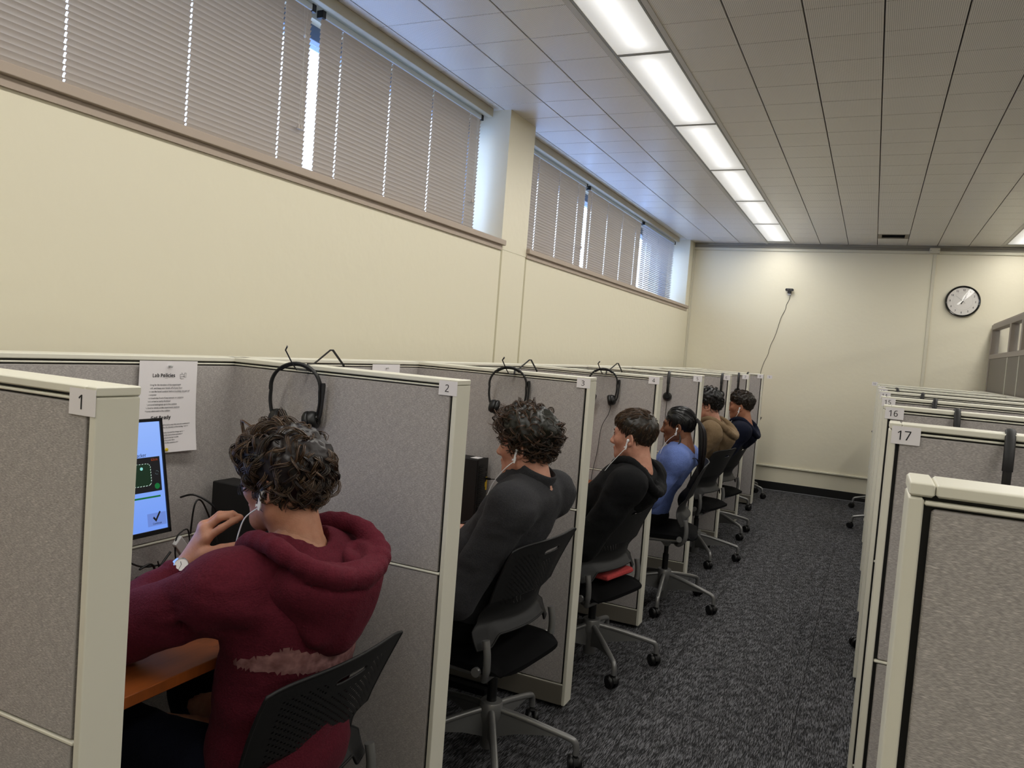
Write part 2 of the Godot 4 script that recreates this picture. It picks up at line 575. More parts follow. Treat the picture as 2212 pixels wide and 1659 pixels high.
const XLIGHT := [-1.158, 1.300, 3.760]
func build_lights():
	# prismatic lens, brighter along the hidden tube
	var lens := img(64, 256, func(x, y):
		var u: float = absf(x - 31.5) / 31.5
		var w: float = absf(y - 127.5) / 127.5
		var g := 0.60 + 0.40 * exp(-u * u * 3.2) * (1.0 - smoothstep(0.80, 1.0, w) * 0.7)
		var rib := 1.0 - 0.05 * float((x + y) % 4 < 2)
		return Color(g * rib, g * rib * (0.985 + 0.015 * g), g * rib * (0.94 + 0.06 * g)))
	var lm := mat("glowing prismatic lens", S(0.9, 0.9, 0.88), 0.3)
	lm.emission_enabled = true
	lm.emission = Color.WHITE
	lm.emission_operator = BaseMaterial3D.EMISSION_OP_MULTIPLY
	lm.emission_texture = lens
	lm.emission_energy_multiplier = LENS_E
	var fm := mat("lens frame", S(0.55, 0.55, 0.53), 0.4, 0.2)
	var lb := MB.new()
	var o := lb.v.size()
	lb.box(Vector3(0, 0.004, 0), Vector3(0.262, 0.008, 1.182), 0.002)
	for i in lb.uv.size(): lb.uv[i] = Vector2(lb.v[i].x / 0.262 + 0.5, lb.v[i].z / 1.182 + 0.5)
	var lmesh := lb.mesh()
	var fb := MB.new()
	for s in [-1, 1]:
		fb.bx2(s * 0.131, s * 0.142, -0.003, 0.02, -0.6026, 0.6026, 0.001)
		fb.bx2(-0.131, 0.131, -0.003, 0.02, s * 0.591, s * 0.6026, 0.001)
	var fmesh := fb.mesh()
	for r in 3:
		for j in 10:
			var z := -9.1616 + j * 1.2052
			if r > 0 and z > 2.0: continue
			var lab := "recessed fluorescent ceiling light out of the picture"
			if r == 0 and j < 6: lab = ["recessed fluorescent light, last of the bright ceiling row, against the far wall", "recessed fluorescent light, next to last in the bright ceiling row", "recessed fluorescent light, third from the far wall in the ceiling row", "recessed fluorescent light, fourth from the far wall in the ceiling row", "recessed fluorescent light, second from the picture's top in the ceiling row", "recessed fluorescent light cut by the picture's top edge, nearest of its row"][j]
			if r == 1 and j == 0: lab = "recessed fluorescent light at the picture's right edge, near the clock"
			var t := thing("ceiling_light", lab, "ceiling light", Vector3(XLIGHT[r], YC - 0.001, z), 0, "fluorescent ceiling lights in long rows")
			put("lens", lmesh, lm, t)
			put("lens_frame", fmesh, fm, t)
			var a := AreaLight3D.new()
			a.name = "tube_glow"
			a.area_size = Vector2(0.25, 1.17)
			a.area_normalize_energy = true
			a.light_energy = LIGHT_E
			a.light_color = S(1.0, 0.985, 0.955)
			a.shadow_enabled = true
			a.rotation.x = -PI / 2
			a.position.y = -0.006
			t.add_child(a)
	# return-air vent in the ceiling
	var t := thing("ceiling_vent", "square metal air vent in the ceiling near the far wall", "vent", Vector3(0.0625, YC, -9.3134))
	var b := MB.new()
	for s in [-1, 1]:
		b.bx2(s * 0.151, s * 0.112, 0, 0.012, -0.151, 0.151, 0.002)
		b.bx2(-0.112, 0.112, 0, 0.012, s * 0.151, s * 0.112, 0.002)
	put("frame", b, mat("vent metal", S(0.50, 0.47, 0.43), 0.5, 0.2), t)
	for i in 6:
		b = MB.new()
		b.xf = Transform3D(Basis(Vector3.RIGHT, 0.7), Vector3(0, 0.014, -0.09 + i * 0.036))
		b.box(Vector3.ZERO, Vector3(0.222, 0.002, 0.03))
		put("blade", b, mat("vent blade", S(0.16, 0.16, 0.16), 0.5, 0.3), t)

# a blind that hangs from z0 to z1; cords lists the slot stations
func blind(label: String, z0: float, z1: float, cords: Array, ang: float, lift := 0.0, tassel := 0.0):
	var xb := -2.375
	var t := thing("window_blind", label, "blind", Vector3(xb, 0, (z0 + z1) * 0.5), 0, "cream slatted blinds over the clerestory windows")
	var w := absf(z1 - z0)
	var zc := (z0 + z1) * 0.5
	# one slat: shallow arc 25 mm wide with a cord slot at each station
	var b := MB.new()
	var zs := [-w * 0.5]
	for c in cords:
		zs.append(c - zc - 0.0035); zs.append(c - zc + 0.0035)
	zs.append(w * 0.5)
	zs.sort()
	var n := 7
	for i in zs.size() - 1:
		var slot := i % 2 == 1
		for j in n - 1:
			if slot and j in [1, 2, 3, 4]: continue
			var q := []
			for e in [[j, i], [j + 1, i], [j + 1, i + 1], [j, i + 1]]:
				var u: float = (e[0] / 6.0 - 0.5) * 0.025
				var s: float = u / 0.0125
				q.append(b.vert(Vector3(u, 0.0022 * (1.0 - s * s), zs[e[1]]), Vector3(s * 0.33, 1, 0).normalized()))
			b.quad(q[0], q[1], q[2], q[3])
	var sm := b.mesh()
	var top := 2.928
	var bot := 2.222 + lift
	var cnt := 33
	for i in cnt:
		var y := lerpf(top - 0.012, bot + 0.022, float(i) / (cnt - 1))
		put("slat", sm, M["blind slat enamel"], t, Transform3D(Basis(Vector3(0, 0, 1), ang), Vector3(0, y, 0)))
	b = MB.new()
	b.bx2(-0.0125, 0.0125, top, top + 0.026, -w * 0.5, w * 0.5, 0.002)
	put("head_rail", b, M["blind rail"], t)
	b = MB.new()
	b.bx2(-0.013, 0.013, bot - 0.006, bot + 0.006, -w * 0.5, w * 0.5, 0.002)
	put("bottom_rail", b, M["blind slat enamel"], t)
	b = MB.new()
	for s in [-1, 1]: b.bx2(-0.02, 0.016, top - 0.004, top + 0.03, s * w * 0.5 - 0.012, s * w * 0.5 + 0.012, 0.002)
	put("bracket", b, M["black plastic"], t)
	for c in cords:
		b = MB.new()
		for x in [-0.006, 0.0085]: b.tube([Vector3(x, bot, c - zc + 0.0042), Vector3(x, top, c - zc + 0.0042)], 0.0006, 4, false)
		put("ladder_cord", b, M["blind cord"], t)
	if tassel != 0.0:
		b = MB.new()
		var zt := tassel - zc
		b.tube([Vector3(0.018, 2.80, zt), Vector3(0.019, 2.42, zt - 0.008)], 0.0008, 4, false)
		b.tube([Vector3(0.018, 2.80, zt), Vector3(0.019, 2.42, zt + 0.008)], 0.0008, 4, false)
		b.tube([Vector3(0.016, top, zt - 0.012), Vector3(0.018, 2.80, zt), Vector3(0.016, top, zt + 0.012)], 0.0008, 4, false)
		put("pull_cord", b, M["blind cord"], t)
		for k in 2:
			b = MB.new(); b.xf.origin = Vector3(0.02, 2.40, zt - 0.008 + k * 0.016)
			b.lathe([Vector2(0.0, 0.022), Vector2(0.004, 0.02), Vector2(0.009, 0.0), Vector2(0.0, 0.0)], 10)
			put("tassel", b, M["blind slat enamel"], t)
		b = MB.new(); b.ball(Vector3(0.018, 2.80, zt), Vector3(0.006, 0.008, 0.006), 8, 6)
		put("equalizer_bead", b, M["white plastic"], t)

func build_windows():
	var k := 0
	for z in [[-0.80, -4.44], [-4.83, -9.73]]:
		k += 1
		var b := MB.new()
		b.bx2(-2.56, -2.47, 2.865, 2.94, z[0], z[1], 0.004)
		b.bx2(-2.56, -2.47, 2.185, 2.225, z[0], z[1], 0.004)
		for q in [z[0], z[1]]: b.bx2(-2.56, -2.47, 2.19, 2.93, q - 0.02, q + 0.02, 0.003)
		var f := struct("window_%d" % k, b, M["window frame metal"])
		for i in (2 if k == 1 else 3):
			var n := 2.0 if k == 1 else 3.0
			var g := MB.new()
			g.bx2(-2.517, -2.511, 2.225, 2.865, lerpf(z[0], z[1], i / n), lerpf(z[0], z[1], (i + 1) / n))
			put("pane", g, M["window glass"], f)
	blind("cream slatted blind, closed, at the picture's top left, first window", -0.86, -2.745, [-1.15, -1.625, -2.10, -2.58], 1.13, 0.006, -2.69)
	blind("closed cream slatted blind to the right of the bright gap, beside the wall pier", -2.812, -4.362, [-2.965, -3.375, -3.79, -4.228], 1.13, 0.0, -4.30)
	blind("closed cream slatted blind just past the pier, second window", -4.86, -6.335, [-4.95, -5.32, -5.74, -6.17], 1.10, 0.0, -6.28)
	blind("closed cream slatted blind in the middle of the second window", -6.415, -8.095, [-6.51, -6.97, -7.44, -7.92], 1.10, 0.0, 0.0)
	blind("half-open cream slatted blind at the far end of the second window", -8.175, -9.60, [-8.35, -8.85, -9.40], 0.35, 0.0, 0.0)
# One fabric partition seen from its long side; local x runs from the free end (0) inwards, local z is its thickness.
func partition(label: String, called: String, at: Vector3, turn: float, length: float, free_end: bool, group: String) -> Node3D:
	var t := thing(called, label, "partition", at, turn, group)
	var h := T * 0.5
	var x0 := 0.016 if free_end else 0.0
	var b := MB.new()
	b.bx2(x0, length, 0.012, H - 0.014, -h + 0.011, h - 0.011)
	put("core", b, M["panel gap black"], t)
	b = MB.new(); b.bx2(x0 + 0.008, length - 0.006, 0.8665, H - 0.0275, -h + 0.002, h - 0.002, 0.003)
	put("upper_fabric_tile", b, M["grey panel fabric"], t)
	b = MB.new(); b.bx2(x0 + 0.008, length - 0.006, 0.112, 0.8575, -h + 0.002, h - 0.002, 0.003)
	put("lower_fabric_tile", b, M["grey panel fabric"], t)
	b = MB.new(); b.bx2(x0 + 0.001, length - 0.002, 0.8588, 0.865, -h, h, 0.002)
	put("middle_rail", b, M["cream panel trim"], t)
	b = MB.new(); b.bx2(x0, length, H - 0.0245, H - 0.0192, -h + 0.001, h - 0.001, 0.002)
	put("upper_rail", b, M["cream panel trim"], t)
	b = MB.new(); b.bx2(x0, length, 0.018, 0.104, -h, h, 0.003)
	put("kick_plate", b, M["taupe kick plate"], t)
	b = MB.new(); b.bx2(x0 if free_end else 0.0, length, 0.104, 0.108, -h + 0.001, h - 0.001, 0.001)
	put("kick_rail", b, M["cream panel trim"], t)
	b = MB.new(); b.bx2(0.026 if free_end else 0.0, length, H - 0.0145, H, -h - 0.001, h + 0.001, 0.003)
	put("top_cap", b, M["cream panel trim"], t)
	if free_end:
		b = MB.new(); b.bx2(0, 0.016, 0.018, H - 0.016, -h, h, 0.003)
		put("end_post", b, M["cream panel trim"], t)
		b = MB.new(); b.bx2(0, 0.0255, H - 0.0152, H + 0.0004, -h - 0.001, h + 0.001, 0.003)
		put("corner_cap", b, M["cream panel trim"], t)
	for x in [x0 + 0.06, length - 0.08]:
		b = MB.new(); b.xf.origin = Vector3(x, 0, 0)
		b.lathe([Vector2(0, 0), Vector2(0.018, 0), Vector2(0.018, 0.006), Vector2(0.006, 0.008), Vector2(0.006, 0.014), Vector2(0, 0.014)], 10)
		put("levelling_foot", b, M["black plastic"], t)
	return t

func number_card(num: int, at: Vector3, label: String, left: bool):
	var t := thing("number_card", label, "sign", at, 0, "white number cards on the partition ends")
	var b := MB.new()
	b.box(Vector3(0, 0, 0.0006), Vector3(0.060, 0.0415, 0.0009), 0.0002)
	put("card", b, M["card paper"], t)
	b = MB.new()
	var tm := text(str(num), 0.0285 if num != 1 else 0.030)
	b.add(tm, Transform3D(Basis(), Vector3(-0.004 if not left else -0.002, -0.001, 0.0012)))
	put("numeral", b, M["print ink"], t)

func build_partitions():
	var words := ["", "first", "second", "third", "fourth", "fifth", "sixth", "seventh", "eighth"]
	for i in 8:
		var z: float = ZL[i]
		partition("grey fabric partition with cream edges in the left row, the one carrying number card %d" % (i + 1), "partition_panel", Vector3(XL, 0, z - T * 0.5), PI, absf(XS - XL) + 0.04, true, "cross partitions of the left cubicle row")
		number_card(i + 1, Vector3(XL - 0.0305, H - 0.0255, z), "white card with a black %d on the end of a left-row partition" % (i + 1), true)
		# the label of the spine behind each desk
	var zs := [0.30] + ZL + [ZF + 0.03]
	for i in 9:
		var za: float = zs[i] - (T if i > 0 else 0.0) * 0.5 - 0.006
		var zb: float = zs[i + 1] - (T * 0.5 if i < 8 else 0.0) + 0.006
		var what := "grey fabric back partition under the window wall, behind desk %d of the left row" % i
		if i == 0: what = "grey fabric back partition at the picture's left edge, nearest the camera"
		partition(what, "back_partition", Vector3(XS - T * 0.5, 0, za), PI / 2, absf(zb - za), false, "back partitions along the window wall")
	for i in 8:
		var z: float = ZR[i]
		var num := 18 - i
		var lab := "grey fabric partition with cream edges in the right row, the one carrying number card %d" % num
		if i == 0: lab = "large blurred-near grey fabric partition at the picture's bottom right corner, no number card visible"
		if i == 7: lab = "grey fabric partition with cream edges, last before the far wall in the right row"
		partition(lab.replace("large blurred-near", "large close"), "partition_panel", Vector3(XR, 0, z - T * 0.5), 0.0, 0.97, true, "cross partitions of the right cubicle row")
		if i > 0 and i < 7: number_card(num, Vector3(XR + 0.0355, H - 0.027, z), "white card with a black %d on the end of a right-row partition" % num, false)
	number_card(10, Vector3(0.03, 1.404, ZF), "small white card with a black 10 on the far wall, beside the right row", false)
	number_card(9, Vector3(-1.145, 1.381, ZF), "small white card with a black 9 on the far wall, right of partition 8", true)
	for i in 9:
		var zr := [0.1] + ZR + [ZF + 0.03]
		var za: float = zr[i] - (T if i > 0 else 0.0) * 0.5 - 0.006
		var zb: float = zr[i + 1] - (T * 0.5 if i < 8 else 0.0) + 0.006
		if i == 0: continue
		partition("grey fabric back partition of the right row, behind the desk left of card %d" % (19 - i) if i > 1 else "grey fabric back partition of the right row, nearest the camera", "back_partition", Vector3(XR + 1.01, 0, za), PI / 2, absf(zb - za), false, "back partitions of the right row")
	# tall office partition with glazed top, at the right edge
	var t := thing("tall_partition", "tall grey office partition with square glazed openings along its top, at the right edge", "partition", Vector3(1.134, 0, -9.95))
	var b := MB.new()
	b.bx2(0.004, 0.07, 0.1, 1.775, 0.012, 5.2)
	put("lower_wall", b, mat("tall panel laminate", S(0.50, 0.47, 0.425), 0.7), t)
	var fm := mat("tall panel frame", S(0.60, 0.56, 0.515), 0.5)
	b = MB.new(); b.bx2(-0.002, 0.076, 2.095, 2.15, 0.0, 5.2, 0.004); b.bx2(0.01, 0.05, 2.15, 2.165, 0.0, 5.2, 0.002); put("top_rail", b, fm, t)
	b = MB.new(); b.bx2(-0.004, 0.078, 1.775, 1.825, 0.0, 5.2, 0.004); put("glazing_sill", b, fm, t)
	b = MB.new(); b.bx2(-0.003, 0.077, 0.0, 2.15, 0.0, 0.075, 0.003); put("end_post", b, fm, t)
	for k in 7:
		var z := 1.30 + k * 0.66
		b = MB.new(); b.bx2(0.0, 0.074, 1.82, 2.10, z - 0.04, z + 0.04, 0.003); put("mullion", b, fm, t)
		b = MB.new(); b.bx2(-0.001, 0.006, 0.1, 1.775, z - 0.008, z + 0.008, 0.002); put("joint_strip", b, M["cream panel trim"], t)
		b = MB.new(); b.bx2(0.034, 0.040, 1.822, 2.098, (0.07 if k == 0 else z - 0.62), z - 0.04)
		put("pane", b, M["window glass"], t)
	b = MB.new(); b.bx2(0, 0.074, 0, 0.1, 0.01, 5.2, 0.002); put("base", b, M["black vinyl"], t)

func build_wall_things():
	# wall clock
	var t := thing("wall_clock", "round black-rimmed wall clock with white dial on the far wall", "clock", Vector3(0.829, 2.399, ZF))
	t.rotation.z = deg_to_rad(-1.5)
	var face := Basis(Vector3.RIGHT, PI / 2)
	var b := MB.new(); b.xf.basis = face
	b.lathe([Vector2(0.150, 0.0), Vector2(0.172, 0.0), Vector2(0.176, 0.014), Vector2(0.173, 0.032), Vector2(0.166, 0.040), Vector2(0.158, 0.036), Vector2(0.1535, 0.026)], 56, 0.6)
	put("rim", b, M["gloss black plastic"], t)
	b = MB.new(); b.xf.basis = face
	b.lathe([Vector2(0.156, 0.022), Vector2(0, 0.022)], 56)
	put("dial", b, mat("clock dial", S(0.87, 0.855, 0.835), 0.6), t)
	for k in 12:
		var a := TAU * (k + 1) / 12.0
		b = MB.new()
		b.add(text(str(k + 1), 0.030, true, false, 0.0004), Transform3D(Basis(Vector3.RIGHT, 0.0).scaled(Vector3(0.82, 1, 1)), Vector3(sin(a) * 0.124, cos(a) * 0.124, 0.0226)))
		put("numeral", b, M["print ink"], t)
	b = MB.new(); b.xf = Transform3D(face, Vector3(0, 0, 0.0222)); b.lathe([Vector2(0.0985, 0.0003), Vector2(0.0975, 0.0003)], 48); put("ring_line", b, mat("dial line", S(0.6, 0.58, 0.56), 0.7), t)
	# hour hand just past one, minute hand at three past, thin second hand towards ten
	for hnd in [[28.0, 0.062, 0.0055, 0.026, "hour_hand"], [21.0, 0.098, 0.0042, 0.028, "minute_hand"], [-52.0, 0.090, 0.001, 0.030, "second_hand"]]:
		b = MB.new()
		b.xf = Transform3D(Basis(Vector3(0, 0, 1), deg_to_rad(-hnd[0])), Vector3(0, 0, hnd[3]))
		b.extrude(PackedVector2Array([Vector2(-hnd[2], -0.034), Vector2(hnd[2], -0.034), Vector2(hnd[2] * 0.7, hnd[1]), Vector2(-hnd[2] * 0.7, hnd[1])]), 0, 0.001)
		put(hnd[4], b, M["print ink"], t)
	b = MB.new(); b.xf.basis = face; b.lathe([Vector2(0.007, 0.024), Vector2(0.007, 0.033), Vector2(0, 0.034)], 16); put("hub", b, M["print ink"], t)
	var gl := mat("clock glass", Color(1, 1, 1, 0.04), 0.02)
	gl.transparency = BaseMaterial3D.TRANSPARENCY_ALPHA
	b = MB.new(); b.xf.basis = face
	b.lathe([Vector2(0.1555, 0.033), Vector2(0.11, 0.036), Vector2(0.06, 0.0378), Vector2(0.0, 0.0384)], 48, 0.5)
	put("glass", b, gl, t)
	# webcam on the far wall and its lead
	t = thing("webcam", "small black webcam fixed high on the far wall", "webcam", Vector3(-1.005, 2.452, ZF))
	b = MB.new(); b.extrude(rrect(0.094, 0.029, 0.012), 0.03, 0.062); put("body", b, M["matte black plastic"], t)
	b = MB.new(); b.extrude(rrect(0.055, 0.021, 0.008), 0.062, 0.0645); put("faceplate", b, mat("webcam face", S(0.17, 0.17, 0.18), 0.3), t)
	b = MB.new(); b.xf = Transform3D(face, Vector3(0, 0, 0.064)); b.lathe([Vector2(0.007, 0), Vector2(0.007, 0.003), Vector2(0.004, 0.002), Vector2(0, 0.001)], 16); put("lens", b, M["gloss black plastic"], t)
	b = MB.new(); b.bx2(-0.022, 0.022, -0.043, -0.012, 0.0, 0.05, 0.006); put("clip", b, M["black plastic"], t)
	b = MB.new(); b.bx2(-0.018, 0.018, -0.062, -0.040, 0.0, 0.014, 0.003); put("mounting_pad", b, M["card paper"], t)
	var px := [Vector3(-0.99, 2.40, ZF + 0.006), Vector3(-1.005, 2.33, ZF + 0.004), Vector3(-1.03, 2.27, ZF + 0.004), Vector3(-1.035, 2.215, ZF + 0.004), Vector3(-1.075, 2.12, ZF + 0.004), Vector3(-1.095, 2.03, ZF + 0.004), Vector3(-1.115, 1.93, ZF + 0.004), Vector3(-1.135, 1.86, ZF + 0.004), Vector3(-1.165, 1.78, ZF + 0.004), Vector3(-1.18, 1.71, ZF + 0.004), Vector3(-1.19, 1.65, ZF + 0.004), Vector3(-1.225, 1.56, ZF + 0.004), Vector3(-1.25, 1.46, ZF + 0.006), Vector3(-1.27, 1.30, ZF + 0.006)]
	b = MB.new(); b.tube(spline(px, 3), 0.0028, 5)
	tag(put("webcam_cable", b, mat("thin grey cable", S(0.34, 0.33, 0.29), 0.6)), "thin grey cable zigzagging down the far wall from the webcam", "cable")
# ---- task chair: five-star silver base, tubular frame, perforated black back; faces -x, origin on the floor below its column
var chair_parts := {}
func shell_point(s: float, t: float) -> Vector3:
	var w := 0.243
	if t < 0.16: w = 0.245
	else: w = lerpf(0.213, 0.234, smoothstep(0.25, 0.95, t))
	if t >= 0.16 and t < 0.25: w = lerpf(0.245, 0.213, smoothstep(0.16, 0.22, t))
	var y := 0.505 + t * 0.375
	var x := 0.125 - 0.040 * sin(clampf(t / 0.45, 0, 1) * PI) * 0.8 + 0.085 * pow(maxf(t - 0.3, 0.0) / 0.7, 1.35)
	x -= 0.052 * s * s * (1.0 - 0.35 * t)
	if t < 0.2: y += (1.0 - smoothstep(0.62, 0.80, absf(s))) * 0.042 * (1.0 - t / 0.2)
	y -= 0.014 * pow(absf(s), 6.0) * t + 0.012 * (1.0 - s * s) * smoothstep(0.6, 1.0, t) * 0.0
	return Vector3(x, y, s * w)

func build_chair_parts():
	# shell with real perforations: columns alternate hole / bridge, rows staggered
	var us := [-1.0, -0.9]
	var hol := {}
	var p := 17
	var a := -0.80
	var step := 1.60 / p
	for i in p:
		for f in [0.0, 0.27, 0.5, 0.77]: us.append(a + (i + f) * step)
	us.append_array([0.80, 0.9, 1.0])
	var vs := [0.0, 0.06, 0.12, 0.16, 0.19, 0.22]
	var rows := 30
	var v0 := 0.27
	for j in rows:
		vs.append(v0 + j * 0.021); vs.append(v0 + j * 0.021 + 0.0105)
	vs.append_array([0.90, 0.93, 0.96, 0.985, 1.0])
	var nu := us.size()
	var nv := vs.size()
	var skip := {}
	for j in rows:
		for i in p:
			var ii := 2 + i * 4 + (2 if j % 2 else 0)
			var jj := 6 + j * 2
			var s: float = (us[ii] + us[ii + 1]) * 0.5
			var t: float = vs[jj]
			if t < 0.30 + 0.10 * s * s + 0.02: continue
			if t > 0.80 - 0.03 * (1.0 - s * s) and absf(s + 0.12) < 0.34: continue
			skip[jj * nu + ii] = true
	for j in nv - 1:
		for i in nu - 1:
			var s: float = (us[i] + us[i + 1]) * 0.5 + 0.12
			var t: float = (vs[j] + vs[j + 1]) * 0.5
			if pow(absf(s) / 0.25, 4.0) + pow(absf(t - 0.858) / 0.026, 4.0) < 1.0: skip[j * nu + i] = true
	var outer := []
	var inner := []
	for j in nv:
		for i in nu:
			var q := shell_point(us[i], vs[j])
			var nn := (shell_point(us[i] + 0.01, vs[j]) - shell_point(us[i] - 0.01, vs[j])).cross(shell_point(us[i], vs[j] + 0.01) - shell_point(us[i], vs[j] - 0.01)).normalized()
			if nn.x < 0: nn = -nn
			outer.append(q + nn * 0.002)
			inner.append(q - nn * 0.002)
	var b := MB.new()
	b.sheet(outer, nu, nv, Vector3(1, 0, 0), false, 1, 1, skip)
	b.sheet(inner, nu, nv, Vector3(-1, 0, 0), false, 1, 1, skip)
	var edge := []
	for i in nu: edge.append(shell_point(us[i], 1.0))
	for j in range(nv - 2, -1, -1): edge.append(shell_point(1.0, vs[j]))
	for i in range(nu - 2, -1, -1): edge.append(shell_point(us[i], 0.0))
	for j in range(1, nv): edge.append(shell_point(-1.0, vs[j]))
	b.tube(edge, 0.0042, 6, false)
	var slot := []
	for k in 25:
		var th := TAU * k / 24
		slot.append(shell_point(-0.12 + 0.25 * signf(cos(th)) * sqrt(absf(cos(th))), 0.858 + 0.026 * signf(sin(th)) * sqrt(absf(sin(th)))))
	b.tube(slot, 0.0032, 5, false)
	chair_parts.backrest = b.mesh()
	# side brackets where the shell meets the frame
	b = MB.new()
	for s in [-1, 1]: b.box(Vector3(0.088, 0.535, s * 0.243), Vector3(0.05, 0.085, 0.012), 0.005)
	chair_parts.bracket = b.mesh()
	# seat: dished black pad on a plastic pan
	var top := []
	var m := 17
	for j in m:
		for i in m:
			var u := i * 2.0 / (m - 1) - 1.0
			var w := j * 2.0 / (m - 1) - 1.0
			var e := pow(pow(absf(u), 5.0) + pow(absf(w), 5.0), 0.2)
			var sc := minf(1.0, maxf(absf(u), absf(w)) / maxf(e, 1e-4)) if e > 0.0 else 1.0
			top.append(Vector3(-0.045 + u * sc * 0.225, 0.462 - 0.022 * pow(e, 6.0) + (0.008 * w * w) - 0.012 * smoothstep(0.5, 1.0, -u), w * sc * 0.235))
	b = MB.new()
	b.sheet(top, m, m, Vector3.UP)
	var low := []
	for q in top: low.append(Vector3(q.x, 0.424, q.z))
	b.sheet(low, m, m, Vector3.DOWN)
	var rim := []
	for k in range(0, m): rim.append(top[k])
	for k in range(1, m): rim.append(top[k * m + m - 1])
	for k in range(m - 2, -1, -1): rim.append(top[(m - 1) * m + k])
	for k in range(m - 2, 0, -1): rim.append(top[k * m])
	var wall := []
	for e in 2:
		for q in rim: wall.append(Vector3(q.x, lerpf(q.y, 0.424, e), q.z))
	b.sheet(wall, rim.size(), 2, Vector3.ZERO, true)
	chair_parts.seat = b.mesh()
	# back frame: one bent tube
	b = MB.new()
	var path := spline([Vector3(0.098, 0.545, 0.233), Vector3(0.108, 0.49, 0.234), Vector3(0.104, 0.43, 0.226), Vector3(0.075, 0.388, 0.190), Vector3(0.055, 0.374, 0.11), Vector3(0.048, 0.370, 0.0), Vector3(0.055, 0.374, -0.11), Vector3(0.075, 0.388, -0.190), Vector3(0.104, 0.43, -0.226), Vector3(0.108, 0.49, -0.234), Vector3(0.098, 0.545, -0.233)], 6)
	b.tube(path, 0.0135, 10)
	chair_parts.back_frame = b.mesh()
	b = MB.new()
	for s in [-1, 1]:
		b.tube(spline([Vector3(-0.235, 0.416, s * 0.16), Vector3(-0.20, 0.412, s * 0.20), Vector3(-0.05, 0.410, s * 0.206), Vector3(0.085, 0.418, s * 0.208)], 5), 0.013, 8)
		b.tube([Vector3(0.072, 0.430, s * 0.165), Vector3(0.072, 0.430, s * 0.247)], 0.0165, 12)
	chair_parts.seat_rail = b.mesh()
	b = MB.new()
	b.box(Vector3(-0.03, 0.395, 0), Vector3(0.24, 0.05, 0.13), 0.012)
	b.box(Vector3(0.01, 0.366, 0), Vector3(0.10, 0.03, 0.09), 0.01)
	for s in [-1, 1]: b.box(Vector3(-0.02, 0.408, s * 0.13), Vector3(0.05, 0.02, 0.14), 0.006)
	chair_parts.tilt_box = b.mesh()
	b = MB.new()
	b.xf = Transform3D(Basis(Vector3.RIGHT, PI / 2), Vector3(0.0, 0.372, 0.06))
	b.lathe([Vector2(0, 0), Vector2(0.026, 0), Vector2(0.028, 0.006), Vector2(0.028, 0.03), Vector2(0.012, 0.034), Vector2(0.011, 0.03), Vector2(0, 0.03)], 16)
	chair_parts.tilt_knob = b.mesh()
	b = MB.new()
	b.lathe([Vector2(0.014, 0.18), Vector2(0.014, 0.36), Vector2(0, 0.36)], 14)
	b.lathe([Vector2(0.0185, 0.2), Vector2(0.0185, 0.305), Vector2(0.014, 0.31)], 14)
	chair_parts.gas_column = b.mesh()
	b = MB.new()
	b.lathe([Vector2(0.0, 0.035), Vector2(0.028, 0.035), Vector2(0.031, 0.04), Vector2(0.033, 0.13), Vector2(0.040, 0.15), Vector2(0.043, 0.16), Vector2(0.043, 0.205), Vector2(0.040, 0.211), Vector2(0.019, 0.212)], 24)
	chair_parts.hub = b.mesh()
	# one leg, along +x
	b = MB.new()
	b.tube(spline([Vector3(0.03, 0.182, 0), Vector3(0.12, 0.166, 0), Vector3(0.22, 0.143, 0), Vector3(0.302, 0.122, 0), Vector3(0.322, 0.111, 0), Vector3(0.329, 0.092, 0), Vector3(0.330, 0.066, 0)], 5), 0.0125, 10)
	b.extrude(PackedVector2Array([Vector2(0.03, 0.176), Vector2(0.28, 0.124), Vector2(0.20, 0.118), Vector2(0.11, 0.105), Vector2(0.045, 0.085), Vector2(0.03, 0.08)]), -0.008, 0.008)
	chair_parts.leg = b.mesh()
	# twin-wheel caster, stem at origin height 0.066
	b = MB.new()
	for s in [-1, 1]:
		b.xf = Transform3D(Basis(Vector3.RIGHT, PI / 2 * s), Vector3(-0.014, 0.0295, s * 0.005))
		b.lathe([Vector2(0, 0), Vector2(0.027, 0), Vector2(0.0293, 0.004), Vector2(0.0293, 0.014), Vector2(0.026, 0.0185), Vector2(0.022, 0.017), Vector2(0.021, 0.0195), Vector2(0, 0.0205)], 22)
	chair_parts.caster = b.mesh()
	b = MB.new()
	var hood := PackedVector2Array()
	for k in 11:
		var th := PI * (0.02 + 0.62 * k / 10.0)
		hood.append(Vector2(-0.014 + cos(th) * 0.0325, 0.0295 + sin(th) * 0.0325))
	hood.append(Vector2(-0.014, 0.034))
	b.extrude(hood, -0.009, 0.009)
	b.lathe([Vector2(0.008, 0.05), Vector2(0.008, 0.068), Vector2(0, 0.068)], 10)
	chair_parts.caster_hood = b.mesh()

